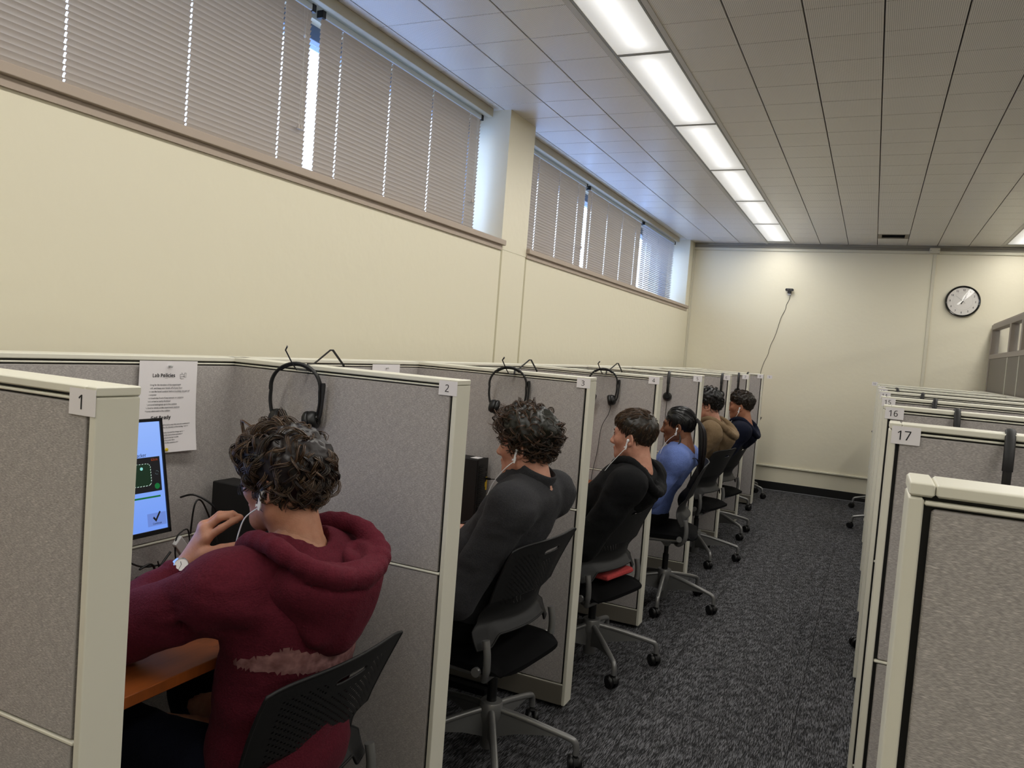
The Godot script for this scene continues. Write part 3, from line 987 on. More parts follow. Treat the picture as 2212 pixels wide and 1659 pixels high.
func chair(label: String, x: float, z: float, turn: float, base: float, lift: float, bent := []):
	var t := thing("task_chair", label, "chair", Vector3(x + (0.03 if x < -1.0 and x > -1.23 else 0.0), 0, z), turn, "black-backed task chairs at the desks")
	var si: Material = M["silver painted metal"]
	var bk: Material = M["matte black plastic"]
	var up := Transform3D(Basis(), Vector3(0, lift, 0))
	put("backrest", chair_parts.backrest, bk, t, up)
	put("seat", chair_parts.seat, mat("black seat fabric", S(0.05, 0.05, 0.055), 0.85, 0, 0.2), t, up)
	put("back_frame", chair_parts.back_frame, si, t, up)
	put("seat_rail", chair_parts.seat_rail, si, t, up)
	put("tilt_box", chair_parts.tilt_box, mat("grey cast metal", S(0.33, 0.33, 0.335), 0.45, 0.4), t, up)
	put("tilt_knob", chair_parts.tilt_knob, M["silver painted metal"], t, up)
	put("gas_column", chair_parts.gas_column, M["black plastic"], t, Transform3D(Basis(), Vector3(0, minf(lift, 0.0) * 0.3, 0)))
	put("hub", chair_parts.hub, si, t)
	for k in 5:
		var r := Transform3D(Basis(Vector3.UP, base - turn + TAU * k / 5), Vector3.ZERO)
		var leg := put("leg", chair_parts.leg, si, t, r)
		var c := put("caster", chair_parts.caster, M["black plastic"], leg, Transform3D(Basis(Vector3.UP, 0.9 + k * 1.9 + x * 7.0), Vector3(0.33, 0, 0)))
		put("caster_hood", chair_parts.caster_hood, bk, leg, c.transform)
	return t

func build_chairs():
	build_chair_parts()
	# label, x, z, turn, base angle, lift
	chair("black perforated task chair at desk 1, behind the maroon hoodie", -1.235, -1.475, deg_to_rad(-3), 0.5, -0.095)
	chair("black perforated task chair at desk 2, behind the charcoal fleece", -1.205, -2.575, deg_to_rad(-6), deg_to_rad(12), -0.013)
	chair("black perforated task chair at desk 3, behind the man in the black hoodie", -1.185, -3.655, deg_to_rad(-13), deg_to_rad(21), -0.05)
	chair("black perforated task chair at desk 4, seen nearly edge-on behind the woman in blue", -1.10, -4.80, deg_to_rad(12), deg_to_rad(-10), 0.03)
	chair("black perforated task chair at desk 5, behind the tan hoodie", -1.165, -6.05, deg_to_rad(-11), deg_to_rad(14), -0.01)
	chair("black task chair at desk 6, behind the navy hoodie", -1.20, -7.08, deg_to_rad(-10), deg_to_rad(36), -0.06)
	chair("empty task chair at desk 7, only its caster showing past partition 7", -1.36, -8.22, 0.1, deg_to_rad(22), 0.0)
	chair("task chair at the last desk of the left row, casters showing past partition 8", -1.33, -9.33, 0.05, deg_to_rad(-20), 0.03)
	chair("task chair in the right row against the far wall, one caster showing in the aisle", 0.255, -9.52, PI, deg_to_rad(185), 0.0)
	chair("task chair in the right row, second from the far wall, one caster showing in the aisle", 0.27, -8.24, PI - 0.1, deg_to_rad(176), 0.0)
	chair("task chair in the right row beside card 15, caster just showing at the partition foot", 0.39, -4.72, PI + 0.15, deg_to_rad(180), 0.0)

# ---- headsets
var head_parts := {}
func build_headset_parts():
	var arc := []
	for k in 25:
		var th := lerpf(-0.12, PI + 0.12, k / 24.0)
		arc.append(Vector3(cos(th) * 0.080, 0.098 + sin(th) * 0.076, 0))
	var b := MB.new()
	b.tube(arc, 0.0048, 8, true, 2.2, Vector3(0, 0, 1))
	head_parts.headband = b.mesh()
	b = MB.new()
	var pad := arc.slice(7, 18)
	for i in pad.size(): pad[i] = Vector3(pad[i].x * 0.94, 0.098 + (pad[i].y - 0.098) * 0.94, 0)
	b.tube(pad, 0.0042, 8, true, 2.1, Vector3(0, 0, 1))
	head_parts.band_pad = b.mesh()
	var cup := []
	for s in [-1, 1]:
		b = MB.new()
		b.tube(spline([Vector3(s * 0.0785, 0.090, 0), Vector3(s * 0.080, 0.06, 0), Vector3(s * 0.076, 0.03, 0), Vector3(s * 0.070, 0.008, 0)], 5), 0.0046, 8, true, 1.9, Vector3(0, 0, 1))
		b.xf = Transform3D(Basis(Vector3(0, 0, 1), s * -PI / 2 + s * 0.22), Vector3(s * 0.052, 0.0, 0))
		b.lathe([Vector2(0.0, 0.026), Vector2(0.016, 0.026), Vector2(0.024, 0.022), Vector2(0.029, 0.012), Vector2(0.030, 0.004), Vector2(0.027, 0.0), Vector2(0, 0.0)], 24)
		cup.append(b.mesh())
		var c := MB.new()
		c.xf = b.xf
		c.lathe([Vector2(0, -0.006), Vector2(0.010, -0.007), Vector2(0.015, -0.017), Vector2(0.023, -0.019), Vector2(0.0305, -0.012), Vector2(0.0315, -0.004), Vector2(0.029, 0.001), Vector2(0, 0.001)], 24, 0.3)
		cup.append(c.mesh())
	head_parts.cup = cup
	b = MB.new()
	b.tube(spline([Vector3(0.080, 0.0, 0.006), Vector3(0.087, 0.02, 0.008), Vector3(0.091, 0.075, 0.006), Vector3(0.090, 0.118, 0.003)], 5), [0.004, 0.004, 0.004, 0.004, 0.004, 0.0045, 0.0045, 0.0045, 0.0045, 0.0045, 0.005, 0.0055, 0.0065, 0.007, 0.0072, 0.006], 8)
	head_parts.boom = b.mesh()
	b = MB.new()
	b.xf = Transform3D(Basis(Vector3(0, 0, 1), -PI / 2 + 0.22), Vector3(0.052, 0.0, 0))
	b.lathe([Vector2(0.0175, 0.0262), Vector2(0.017, 0.0275), Vector2(0, 0.0275)], 24)
	head_parts.cup_disc = b.mesh()

func headset(label: String, at: Vector3, turn: float, roll: float, cable: Array, boom := true):
	var t := thing("headset", label, "headset", at, turn, "black headsets hung on the partitions")
	t.rotation.z = roll
	var pl: Material = M["matte black plastic"]
	put("headband", head_parts.headband, pl, t)
	put("band_pad", head_parts.band_pad, mat("soft black foam", S(0.03, 0.03, 0.032), 0.8), t)
	for i in 2:
		put("earcup", head_parts.cup[i * 2], M["black plastic"], t)
		put("ear_cushion", head_parts.cup[i * 2 + 1], mat("black leatherette", S(0.028, 0.028, 0.03), 0.38), t)
	put("cup_disc", head_parts.cup_disc, M["gloss black plastic"], t)
	if boom: put("boom_microphone", head_parts.boom, pl, t)
	if cable.size():
		var b := MB.new()
		var c := [Vector3(0.055, -0.028, 0.0)]
		for q in cable: c.append(q)
		b.tube(spline(c, 5), 0.0018, 5)
		put("cable", b, M["black plastic"], t)

func hook(at: Vector3, label: String):
	var t := thing("headset_hook", label, "hook", at, 0, "black wire hooks over the partition tops")
	var b := MB.new()
	# prong that holds the band, then the strap over the cap
	b.tube([Vector3(-0.012, 0.052, 0.085), Vector3(-0.024, 0.040, 0.078), Vector3(-0.012, 0.005, 0.062), Vector3(-0.002, -0.018, 0.05), Vector3(0.006, -0.02, 0.012)], 0.0022, 6, true, 1.8)
	put("prong", b, M["black plastic"], t)
	b = MB.new()
	b.tube([Vector3(0.006, -0.02, 0.012), Vector3(0.006, 0.0, 0.008), Vector3(0.008, 0.002, -0.02), Vector3(0.048, 0.048, -0.045), Vector3(0.054, 0.048, -0.05), Vector3(0.066, 0.001, -0.094), Vector3(0.064, -0.05, -0.094)], 0.0022, 6, true, 1.8)
	put("strap", b, M["black plastic"], t)

func build_headsets():
	build_headset_parts()
	var y := 1.262
	# three hang on hooks on the camera side of partitions 2, 3 and 4
	hook(Vector3(-1.597, H + 0.003, ZL[1]), "black wire hook over the top of partition 2")
	hook(Vector3(-1.413, H + 0.003, ZL[2]), "black wire hook over the top of partition 3")
	hook(Vector3(-1.372, H + 0.003, ZL[3]), "black wire hook over the top of partition 4")
	headset("black headset on a hook on partition 2, above the maroon hoodie", Vector3(-1.597, y - 0.006, ZL[1] + 0.048), 0.30, 0.02, [Vector3(0.05, -0.08, -0.005), Vector3(0.075, -0.16, -0.02), Vector3(0.085, -0.30, -0.03), Vector3(0.13, -0.42, -0.035), Vector3(0.15, -0.45, -0.035)])
	headset("black headset on a hook on partition 3, above the curly head of the man in fleece", Vector3(-1.413, y + 0.004, ZL[2] + 0.048), 0.38, 0.03, [])
	headset("black headset on a hook on partition 4, above the man in the black hoodie", Vector3(-1.368, y + 0.006, ZL[3] + 0.048), 0.32, 0.0, [Vector3(0.045, -0.08, 0), Vector3(0.012, -0.16, -0.02), Vector3(0.0, -0.30, -0.03), Vector3(-0.02, -0.44, -0.03), Vector3(-0.02, -0.53, -0.02)])
	# the others straddle the partition tops
	var q := PI / 2
	for d in [["black headset straddling partition 5, behind card 4", -1.300, ZL[4], 0.2], ["black headset straddling partition 6, above the tan hoodie", -1.130, ZL[5], 0.1], ["black headset straddling partition 7, above the head of the man in navy", -1.160, ZL[6], 0.15], ["black headset straddling partition 8, only its band showing over the top", -1.225, ZL[7], 0.0]]:
		headset(d[0], Vector3(d[1], H - 0.167, d[2] - T * 0.5), -q + d[3], 0.0, [Vector3(0.05, -0.08, 0.0), Vector3(0.045, -0.2, 0.0), Vector3(0.04, -0.5, 0.0)] if d[1] != -1.225 else [], false)
	for d in [["black headset straddling the partition with card 17, nearest in the right row", 0.290, ZR[1], -0.12], ["black headset straddling the partition with card 16", 0.277, ZR[2], -0.05], ["black headset straddling the partition with card 15", 0.283, ZR[3], -0.1], ["black headset straddling the partition with card 14", 0.290, ZR[4], -0.1], ["black headset straddling the partition behind card 14, beside card 13", 0.172, ZR[5], 0.15]]:
		headset(d[0], Vector3(d[1], H - 0.167, d[2] - T * 0.5), -q + d[3], 0.0, [], false)

# ---- desks and what stands on them
func build_desks():
	var wood := img(512, 256, func(x, y):
		var f: FastNoiseLite = tex.wood
		var a := f.get_noise_2d(x * 0.25, y * 2.2)
		var b := f.get_noise_2d(x * 0.9 + 77.0, y * 9.0)
		var g := 1.0 + a * 0.16 + b * 0.07
		return Color(0.54 * g, 0.285 * g, 0.12 * g))
	var m := mat("cherry wood laminate", S(1, 1, 1), 0.38)
	m.albedo_texture = wood
	m.uv1_scale = Vector3(1.2, 2.0, 1)
	mat("desk leg metal", S(0.07, 0.07, 0.075), 0.5, 0.3)
	var ends := [0.26] + ZL + [ZF + 0.05]
	for i in 9:
		var za: float = ends[i] - (T if i > 0 else 0.0) - 0.006
		var zb: float = ends[i + 1] + 0.008
		var what := "cherry wood desk with dark legs at station %d of the left row" % i
		if i == 0: what = "cherry wood desk hidden behind partition 1, nearest the camera"
		var t := thing("desk", what, "desk", Vector3(XS, 0, (za + zb) * 0.5), 0, "wooden desks of the left row")
		var w := absf(zb - za)
		var b := MB.new(); b.box(Vector3(0.281, DESK - 0.014, 0), Vector3(0.55, 0.028, w), 0.003)
		for k in b.uv.size(): b.uv[k] = Vector2(b.uv[k].y, b.uv[k].x)
		put("desk_top", b, m, t)
		for s in [-1, 1]:
			b = MB.new(); b.bx2(0.06, 0.50, 0.0, 0.03, s * (w * 0.5 - 0.05) - 0.02, s * (w * 0.5 - 0.05) + 0.02, 0.004)
			b.bx2(0.22, 0.28, 0.03, DESK - 0.028, s * (w * 0.5 - 0.05) - 0.018, s * (w * 0.5 - 0.05) + 0.018, 0.004)
			put("leg", b, M["desk leg metal"], t)

func computer(label: String, at: Vector3, tagged: bool):
	# small upright case, front towards +x
	var t := thing("desktop_computer", label, "computer", at, 0, "small black desktop computers standing on the desks")
	var b := MB.new(); b.bx2(-0.288, 0.0, 0.004, 0.290, -0.046, 0.046, 0.004)
	put("case", b, M["matte black plastic"], t)
	b = MB.new(); b.bx2(0.0, 0.006, 0.002, 0.292, -0.0475, 0.0475, 0.003)
	put("front_panel", b, M["black plastic"], t)
	for k in 30:
		b = MB.new(); b.xf = Transform3D(Basis(Vector3(0, 0, 1), 0.5), Vector3(0.008, 0.022 + k * 0.0082, 0.018)); b.box(Vector3.ZERO, Vector3(0.007, 0.0022, 0.046))
		put("vent_slat", b, M["black plastic"], t)
	b = MB.new(); b.xf = Transform3D(Basis(Vector3(0, 0, 1), -PI / 2), Vector3(0.007, 0.072, 0.012))
	b.lathe([Vector2(0.0135, 0.0), Vector2(0.0135, 0.004), Vector2(0.0122, 0.0045), Vector2(0.0122, 0.003), Vector2(0, 0.003)], 28)
	put("badge", b, mat("badge grey", S(0.22, 0.22, 0.23), 0.35), t)
	b = MB.new(); b.add(text("DELL", 0.0078, true), Transform3D(Basis(Vector3.UP, PI / 2), Vector3(0.0106, 0.072, 0.012)))
	put("badge_lettering", b, mat("badge print", S(0.55, 0.55, 0.56), 0.4), t)
	for k in 3:
		b = MB.new(); b.bx2(0.006, 0.0075, 0.19 + k * 0.022, 0.203 + k * 0.022, -0.034, -0.029, 0.0005)
		put("port", b, M["gloss black plastic"], t)
	if tagged:
		b = MB.new(); b.bx2(0.006, 0.0068, 0.150, 0.208, -0.045, -0.032)
		b.bx2(0.006, 0.0068, 0.165, 0.185, -0.032, -0.026)
		put("yellow_tag", b, mat("yellow tape", S(0.80, 0.66, 0.10), 0.6), t)
		b = MB.new(); b.bx2(-0.05, -0.012, 0.290, 0.2906, -0.03, 0.02)
		put("white_sticker", b, M["card paper"], t)
		b = MB.new(); b.bx2(0.0065, 0.03, 0.196, 0.206, -0.038, -0.030, 0.002)
		b.tube(spline([Vector3(0.03, 0.201, -0.034), Vector3(0.06, 0.20, -0.036), Vector3(0.10, 0.165, -0.034), Vector3(0.125, 0.12, -0.03), Vector3(0.13, 0.06, -0.02), Vector3(0.11, 0.004, 0.0)], 5), 0.0022, 6)
		put("usb_cable", b, M["black plastic"], t)

func screen_image() -> ImageTexture:
	var f := func(x, y):
		var u: float = x / 1024.0
		var v: float = y / 576.0
		var c := S(0.58, 0.72, 1.0).lerp(S(0.46, 0.62, 0.97), v)
		if u > 0.710 and u < 0.984 and v > 0.325 and v < 0.645:
			c = S(0.055, 0.06, 0.075)
			var q := Vector2(absf(u - 0.8425) - 0.062, (absf(v - 0.485) - 0.062) * 0.5625)
			var d := Vector2(maxf(q.x, 0), maxf(q.y, 0)).length() + minf(maxf(q.x, q.y), 0.0) - 0.022
			if d < 0.0: c = S(0.035, 0.16, 0.085)
			if absf(d) < 0.0017 and fmod(u * 60.0 + v * 40.0, 1.0) < 0.55: c = S(0.75, 0.85, 0.8)
			for e in [Vector2(0.817, 0.432), Vector2(0.874, 0.425)]:
				if Vector2(u - e.x, (v - e.y) * 0.5625).length() < 0.0085: c = S(0.55, 0.85, 0.83)
			if Vector2(u - 0.958, (v - 0.600) * 0.5625).length() < 0.0155: c = S(0.03, 0.42, 0.20)
			var r := Vector2(u - 0.962, (v - 0.475) * 0.5625)
			if absf(r.length() - 0.0095) < 0.0014 and absf(fmod(r.angle() + TAU, PI) - 0.4) > 0.5: c = S(0.30, 0.36, 0.38)
		if u > 0.715 and u < 0.972 and v > 0.687 and v < 0.702: c = S(0.03, 0.40, 0.20)
		if u > 0.885 and u < 0.995 and v > 0.845 and v < 0.962: c = S(0.42, 0.54, 0.84)
		return c
	return img(1024, 576, f)

func build_station_one():
	# monitor: right part shows past partition 1
	var tilt := Basis(Vector3(0, 0, 1), deg_to_rad(11))
	var t := thing("monitor", "black computer monitor with a light blue eye tracking page at desk 1", "monitor", Vector3(-1.738, DESK, -1.255))
	var ctr := Transform3D(tilt, Vector3(0.0, 0.362, 0))
	var b := MB.new(); b.box(Vector3(-0.018, 0, 0), Vector3(0.03, 0.312, 0.562), 0.006)
	put("housing", b, M["black plastic"], t, ctr)
	b = MB.new()
	b.bx2(-0.004, 0.002, 0.148, 0.157, -0.282, 0.282, 0.001); b.bx2(-0.004, 0.002, -0.157, -0.144, -0.282, 0.282, 0.001)
	for s in [-1, 1]: b.bx2(-0.004, 0.002, -0.157, 0.157, s * 0.2735, s * 0.282, 0.001)
	put("bezel", b, M["gloss black plastic"], t, ctr)
	var sm := mat("lit screen", S(0.01, 0.01, 0.012), 0.3)
	sm.emission_enabled = true
	sm.emission_texture = screen_image()
	sm.emission_operator = BaseMaterial3D.EMISSION_OP_MULTIPLY
	sm.emission = Color.WHITE
	sm.emission_energy_multiplier = 0.95
	b = MB.new()
	var i0 := b.vert(Vector3(-0.0025, -0.144, 0.2735), Vector3(1, 0, 0), Vector2(0, 1))
	var i1 := b.vert(Vector3(-0.0025, -0.144, -0.2735), Vector3(1, 0, 0), Vector2(1, 1))
	var i2 := b.vert(Vector3(-0.0025, 0.148, -0.2735), Vector3(1, 0, 0), Vector2(1, 0))
	var i3 := b.vert(Vector3(-0.0025, 0.148, 0.2735), Vector3(1, 0, 0), Vector2(0, 0))
	b.quad(i0, i1, i2, i3)
	put("screen", b, sm, t, ctr)
	b = MB.new()
	var fx := Basis(Vector3.UP, PI / 2)
	var scr := func(u: float, v: float): return Vector3(-0.0018, 0.148 - v * 0.292, 0.2735 - u * 0.547)
	b.add(text("Eye Tracker", 0.0125, false, false, 0.0003), Transform3D(fx, scr.call(0.848, 0.305)))
	b.add(text("Continue", 0.007, false, false, 0.0003), Transform3D(fx, scr.call(0.94, 0.943)))
	b.xf = Transform3D(fx, scr.call(0.94, 0.89))
	b.extrude(PackedVector2Array([Vector2(-0.013, 0.000), Vector2(-0.0095, 0.004), Vector2(-0.004, -0.003), Vector2(0.009, 0.0165), Vector2(0.013, 0.014), Vector2(-0.0035, -0.011)]), 0, 0.0004)
	put("screen_print", b, M["print ink"], t, ctr)
	b = MB.new(); b.add(text("62cm", 0.009, false, false, 0.0003), Transform3D(fx, scr.call(0.952, 0.353)))
	put("distance_readout", b, mat("orange print", S(0.72, 0.32, 0.12), 0.6), t, ctr)
	b = MB.new(); b.box(Vector3(-0.07, 0.19, 0), Vector3(0.03, 0.37, 0.06), 0.008); b.box(Vector3(-0.05, 0.36, 0), Vector3(0.05, 0.08, 0.08), 0.008)
	put("stand", b, M["black plastic"], t)
	b = MB.new(); b.box(Vector3(-0.03, 0.006, 0), Vector3(0.19, 0.012, 0.24), 0.005)
	put("stand_foot", b, M["black plastic"], t)
	var al := AreaLight3D.new()
	al.name = "screen_glow"
	al.area_size = Vector2(0.52, 0.28)
	al.light_energy = 0.05
	al.light_color = S(0.62, 0.76, 1.0)
	al.shadow_enabled = true
	al.transform = Transform3D(tilt * Basis(Vector3.UP, -PI / 2), Vector3(0.0, 0.362, 0) + tilt * Vector3(0.006, 0, 0))
	t.add_child(al)
	computer("small black desktop computer behind the curly head, against partition 2", Vector3(-1.572, DESK, -1.868), false)
	computer("small black desktop computer with a yellow tag at desk 2, beside card 2's post", Vector3(-1.492, DESK, -2.985), true)
	# poster
	poster(Vector3(XS + 0.003, 1.2735, -1.6645), "white Lab Policies sheet pinned to the back partition above the monitor", true)
	poster(Vector3(XS + 0.003, 1.2735, -2.80), "white policy sheet at desk 2, only its top edge showing over partition 2", false)
	# black power brick, white adapter and the tangle of leads
	t = thing("power_brick", "black power brick lying among the leads at the back of desk 1", "power supply", Vector3(-1.80, DESK, -1.60))
	b = MB.new(); b.box(Vector3(0, 0.026, 0), Vector3(0.10, 0.052, 0.13), 0.008); put("body", b, M["matte black plastic"], t)
	t = thing("white_adapter", "white display adapter propped up among black leads beside the raised hand", "adapter", Vector3(-1.80, 0.872, -1.655))
	t.basis = Basis(Vector3.RIGHT, -0.75) * Basis(Vector3.UP, 0.3)
	b = MB.new(); b.box(Vector3.ZERO, Vector3(0.016, 0.036, 0.072), 0.005); put("body", b, M["white plastic"], t)
	b = MB.new(); b.box(Vector3(0, 0, -0.041), Vector3(0.008, 0.014, 0.014), 0.002); put("plug", b, M["white plastic"], t)
	var rg := RandomNumberGenerator.new(); rg.seed = 19
	var runs := [
		[Vector3(-1.86, 1.00, -1.70), Vector3(-1.82, 1.01, -1.72), Vector3(-1.78, 0.97, -1.76), Vector3(-1.79, 0.90, -1.78)],
		[Vector3(-1.80, 0.90, -1.69), Vector3(-1.80, 0.985, -1.70), Vector3(-1.80, 0.995, -1.725), Vector3(-1.80, 0.93, -1.765), Vector3(-1.78, 0.86, -1.78)],
		[Vector3(-1.79, 0.92, -1.655), Vector3(-1.79, 0.90, -1.63), Vector3(-1.79, 0.84, -1.632), Vector3(-1.79, 0.81, -1.66), Vector3(-1.79, 0.86, -1.68), Vector3(-1.79, 0.915, -1.672), Vector3(-1.79, 0.92, -1.655)],
		[Vector3(-1.82, 0.88, -1.46), Vector3(-1.80, 0.84, -1.52), Vector3(-1.79, 0.83, -1.60), Vector3(-1.79, 0.80, -1.70), Vector3(-1.78, 0.80, -1.78)],
		[Vector3(-1.78, 0.84, -1.50), Vector3(-1.78, 0.845, -1.54), Vector3(-1.78, 0.80, -1.56), Vector3(-1.78, 0.76, -1.56)],
		[Vector3(-1.76, 0.82, -1.48), Vector3(-1.77, 0.79, -1.52), Vector3(-1.74, 0.755, -1.55), Vector3(-1.68, 0.75, -1.50), Vector3(-1.64, 0.75, -1.46)],
		[Vector3(-1.78, 0.85, -1.56), Vector3(-1.78, 0.80, -1.575), Vector3(-1.76, 0.76, -1.58), Vector3(-1.70, 0.749, -1.56), Vector3(-1.66, 0.749, -1.52), Vector3(-1.70, 0.749, -1.48)],
		[Vector3(-1.80, 0.86, -1.62), Vector3(-1.79, 0.83, -1.58), Vector3(-1.79, 0.78, -1.55), Vector3(-1.80, 0.75, -1.50)],
		[Vector3(-1.60, 0.749, -1.30), Vector3(-1.64, 0.76, -1.36), Vector3(-1.66, 0.752, -1.40), Vector3(-1.72, 0.749, -1.44)]]
	for k in runs.size():
		b = MB.new()
		b.tube(spline(runs[k], 7), [0.0032, 0.0028, 0.0022, 0.0028, 0.0032, 0.0024, 0.0020, 0.0036, 0.003][k], 6)
		tag(put("cable", b, M["black plastic"]), ["black lead arching up the back partition behind the raised hand", "black lead looping beside the white adapter", "thin black lead circling in front of the white adapter", "black lead running level from the monitor along the back partition", "thin black lead bent over in a square hook below the monitor", "black lead dropping from the monitor to the desk", "thin pale-lit lead in a long loop on the desk at station 1", "thick black lead falling behind the power brick", "black lead of the keyboard on desk 1"][k], "cable", "leads tangled at the back of desk 1")
	# keyboard, mostly hidden by partition 1
	t = thing("keyboard", "black keyboard on desk 1, one corner showing past partition 1", "keyboard", Vector3(-1.60, DESK, -1.19))
	b = MB.new(); b.box(Vector3(0, 0.009, 0), Vector3(0.135, 0.016, 0.44), 0.004); put("base", b, M["black plastic"], t)
	for r in 5:
		for c in 19:
			b = MB.new(); b.box(Vector3(-0.048 + r * 0.0235, 0.0195, -0.205 + c * 0.0226), Vector3(0.018, 0.007, 0.018), 0.0025); put("key", b, M["black plastic"], t)
	t = thing("wrist_rest", "black foam pad on desk 1 under the raised forearm", "wrist rest", Vector3(-1.585, DESK, -1.39))
	b = MB.new(); b.box(Vector3(0, 0.012, 0), Vector3(0.13, 0.022, 0.075), 0.009); put("pad", b, mat("soft black foam", S(0.03, 0.03, 0.032), 0.8), t)
	# mid-height earphone clip and mouse lead bits at desk 2 and 3
	t = thing("desk_block", "small orange-brown wooden riser end showing at desk 3 behind partition 3", "riser", Vector3(-1.44, DESK, -4.12))
	b = MB.new(); b.box(Vector3(0, 0.03, 0), Vector3(0.16, 0.06, 0.12), 0.003); put("block", b, M["cherry wood laminate"], t)

func poster(at: Vector3, label: String, full: bool):
	var t := thing("paper_sheet", label, "notice", at, PI / 2, "printed policy sheets on the back partitions")
	# local x runs to the reader's right, z off the wall; the lower corner curls
	var pts := []
	var curl := func(u: float, v: float): return 0.0016 + 0.016 * pow(v, 3.0) * (0.35 + 0.65 * u * u) + 0.004 * pow(1.0 - u, 2.0) * 0.8
	var m := 13
	for e in 2:
		for j in m:
			for i in m:
				var u := i / (m - 1.0)
				var v := j / (m - 1.0)
				pts.append(Vector3(-0.106 + u * 0.212, 0.137 - v * 0.274, curl.call(u, v) - e * 0.0006))
	var b := MB.new()
	b.sheet(pts.slice(0, m * m), m, m, Vector3(0, 0, 1))
	b.sheet(pts.slice(m * m), m, m, Vector3(0, 0, -1))
	put("paper", b, M["card paper"], t)
	b = MB.new(); b.xf = Transform3D(Basis(Vector3.RIGHT, PI / 2), Vector3(0.0, 0.122, 0.003))
	b.lathe([Vector2(0, 0), Vector2(0.004, 0), Vector2(0.003, 0.006), Vector2(0.005, 0.009), Vector2(0, 0.011)], 12)
	put("push_pin", b, mat("clear pin plastic", S(0.75, 0.75, 0.75), 0.15), t)
	var rows := [["Lab Policies", 0.094, 0.0145, true, 0.0], ["• No talking for the duration of the experiment", 0.066, 0.0062, false, 0.0], ["• Keep still, and keep your hands off of your face", 0.0562, 0.0062, false, 0.0], ["• Please use the hand sanitizer before touching any part of", 0.0465, 0.0062, false, 0.0], ["   the computer", 0.0368, 0.0062, false, 0.0], ["• Do not touch the front of any sensors or cameras", 0.0272, 0.0062, false, 0.0], ["• No late arrival or early dismissal", 0.0176, 0.0062, false, 0.0], ["• All personal belongings go in the cubbies", 0.0080, 0.0062, false, 0.0], ["• No food or drinks at the experiment stations", -0.0016, 0.0062, false, 0.0], ["• Phones silent and in the cubbies", -0.0112, 0.0062, false, 0.0], ["Get Ready", -0.031, 0.0145, true, 0.0],
		["• After sanitizing, seat yourself in such a way that you are comfortable", -0.0535, 0.0054, false, 0.0], ["   and can hold relatively still for the duration of the testing. Feel free to", -0.0612, 0.0054, false, 0.0], ["   adjust chair height.", -0.0689, 0.0054, false, 0.0], ["• Using the monitor's tilt and raise, try and line things up to your pupils", -0.0766, 0.0054, false, 0.0], ["   are used to the screen. Follow the instructions provided by the", -0.0843, 0.0054, false, 0.0], ["   experimenter. Ask for help if you're having trouble.", -0.0920, 0.0054, false, 0.0], ["• The cameras are angled to capture your face.", -0.0997, 0.0054, false, 0.0], ["• Keep your eyes directly visible to the cameras and relaxed", -0.1074, 0.0054, false, 0.0], ["   in the same position.", -0.1151, 0.0054, false, 0.0]]
	if not full: rows = rows.slice(0, 3)
	var head := MB.new()
	var body := MB.new()
	for r in rows:
		var tm := text(r[0], r[2], r[3], false, 0.0002)
		tm.horizontal_alignment = HORIZONTAL_ALIGNMENT_LEFT
		var q: MB = head if r[3] else body
		var v: float = (0.137 - r[1]) / 0.274
		q.add(tm, Transform3D(Basis(), Vector3(-0.06 if r[3] else -0.085, r[1], curl.call(0.5, v) + 0.0012)))
	for yy in [0.085, -0.040]: head.bx2(-0.082, -0.004, yy, yy + 0.0005, 0.0022, 0.0027)
	put("heading", head, M["print ink"], t)
	put("printed_lines", body, mat("grey print", S(0.25, 0.25, 0.27), 0.7), t)
	# little line drawing of a desk beside each heading
	b = MB.new()
	for yy in [0.094, -0.031]:
		var o := Vector3(0.052, yy, 0.0026)
		var w := 0.00035
		for l in [[Vector3(-0.011, -0.004, 0), Vector3(0.007, -0.004, 0)], [Vector3(-0.011, -0.004, 0), Vector3(-0.011, 0.003, 0)], [Vector3(-0.011, 0.003, 0), Vector3(0.002, 0.003, 0)], [Vector3(0.002, 0.003, 0), Vector3(0.002, -0.004, 0)], [Vector3(0.005, 0.007, 0), Vector3(0.011, 0.007, 0)], [Vector3(0.011, 0.007, 0), Vector3(0.011, -0.008, 0)], [Vector3(0.005, 0.007, 0), Vector3(0.005, -0.008, 0)], [Vector3(-0.006, 0.008, 0), Vector3(-0.002, 0.005, 0)], [Vector3(-0.009, -0.010, 0), Vector3(0.003, -0.010, 0)], [Vector3(-0.012, -0.009, 0), Vector3(-0.007, -0.007, 0)]]:
			b.tube([o + l[0], o + l[1]], w, 4, false)
	put("line_drawing", b, M["print ink"], t)
	if full:
		b = MB.new(); b.xf = Transform3D(Basis(Vector3.RIGHT, PI / 2), Vector3(-0.002, -0.128, 0.010)); b.lathe([Vector2(0, 0), Vector2(0.005, 0), Vector2(0.005, 0.003), Vector2(0, 0.004)], 12)
		put("yellow_pin", b, mat("yellow pin plastic", S(0.85, 0.75, 0.15), 0.3), t)
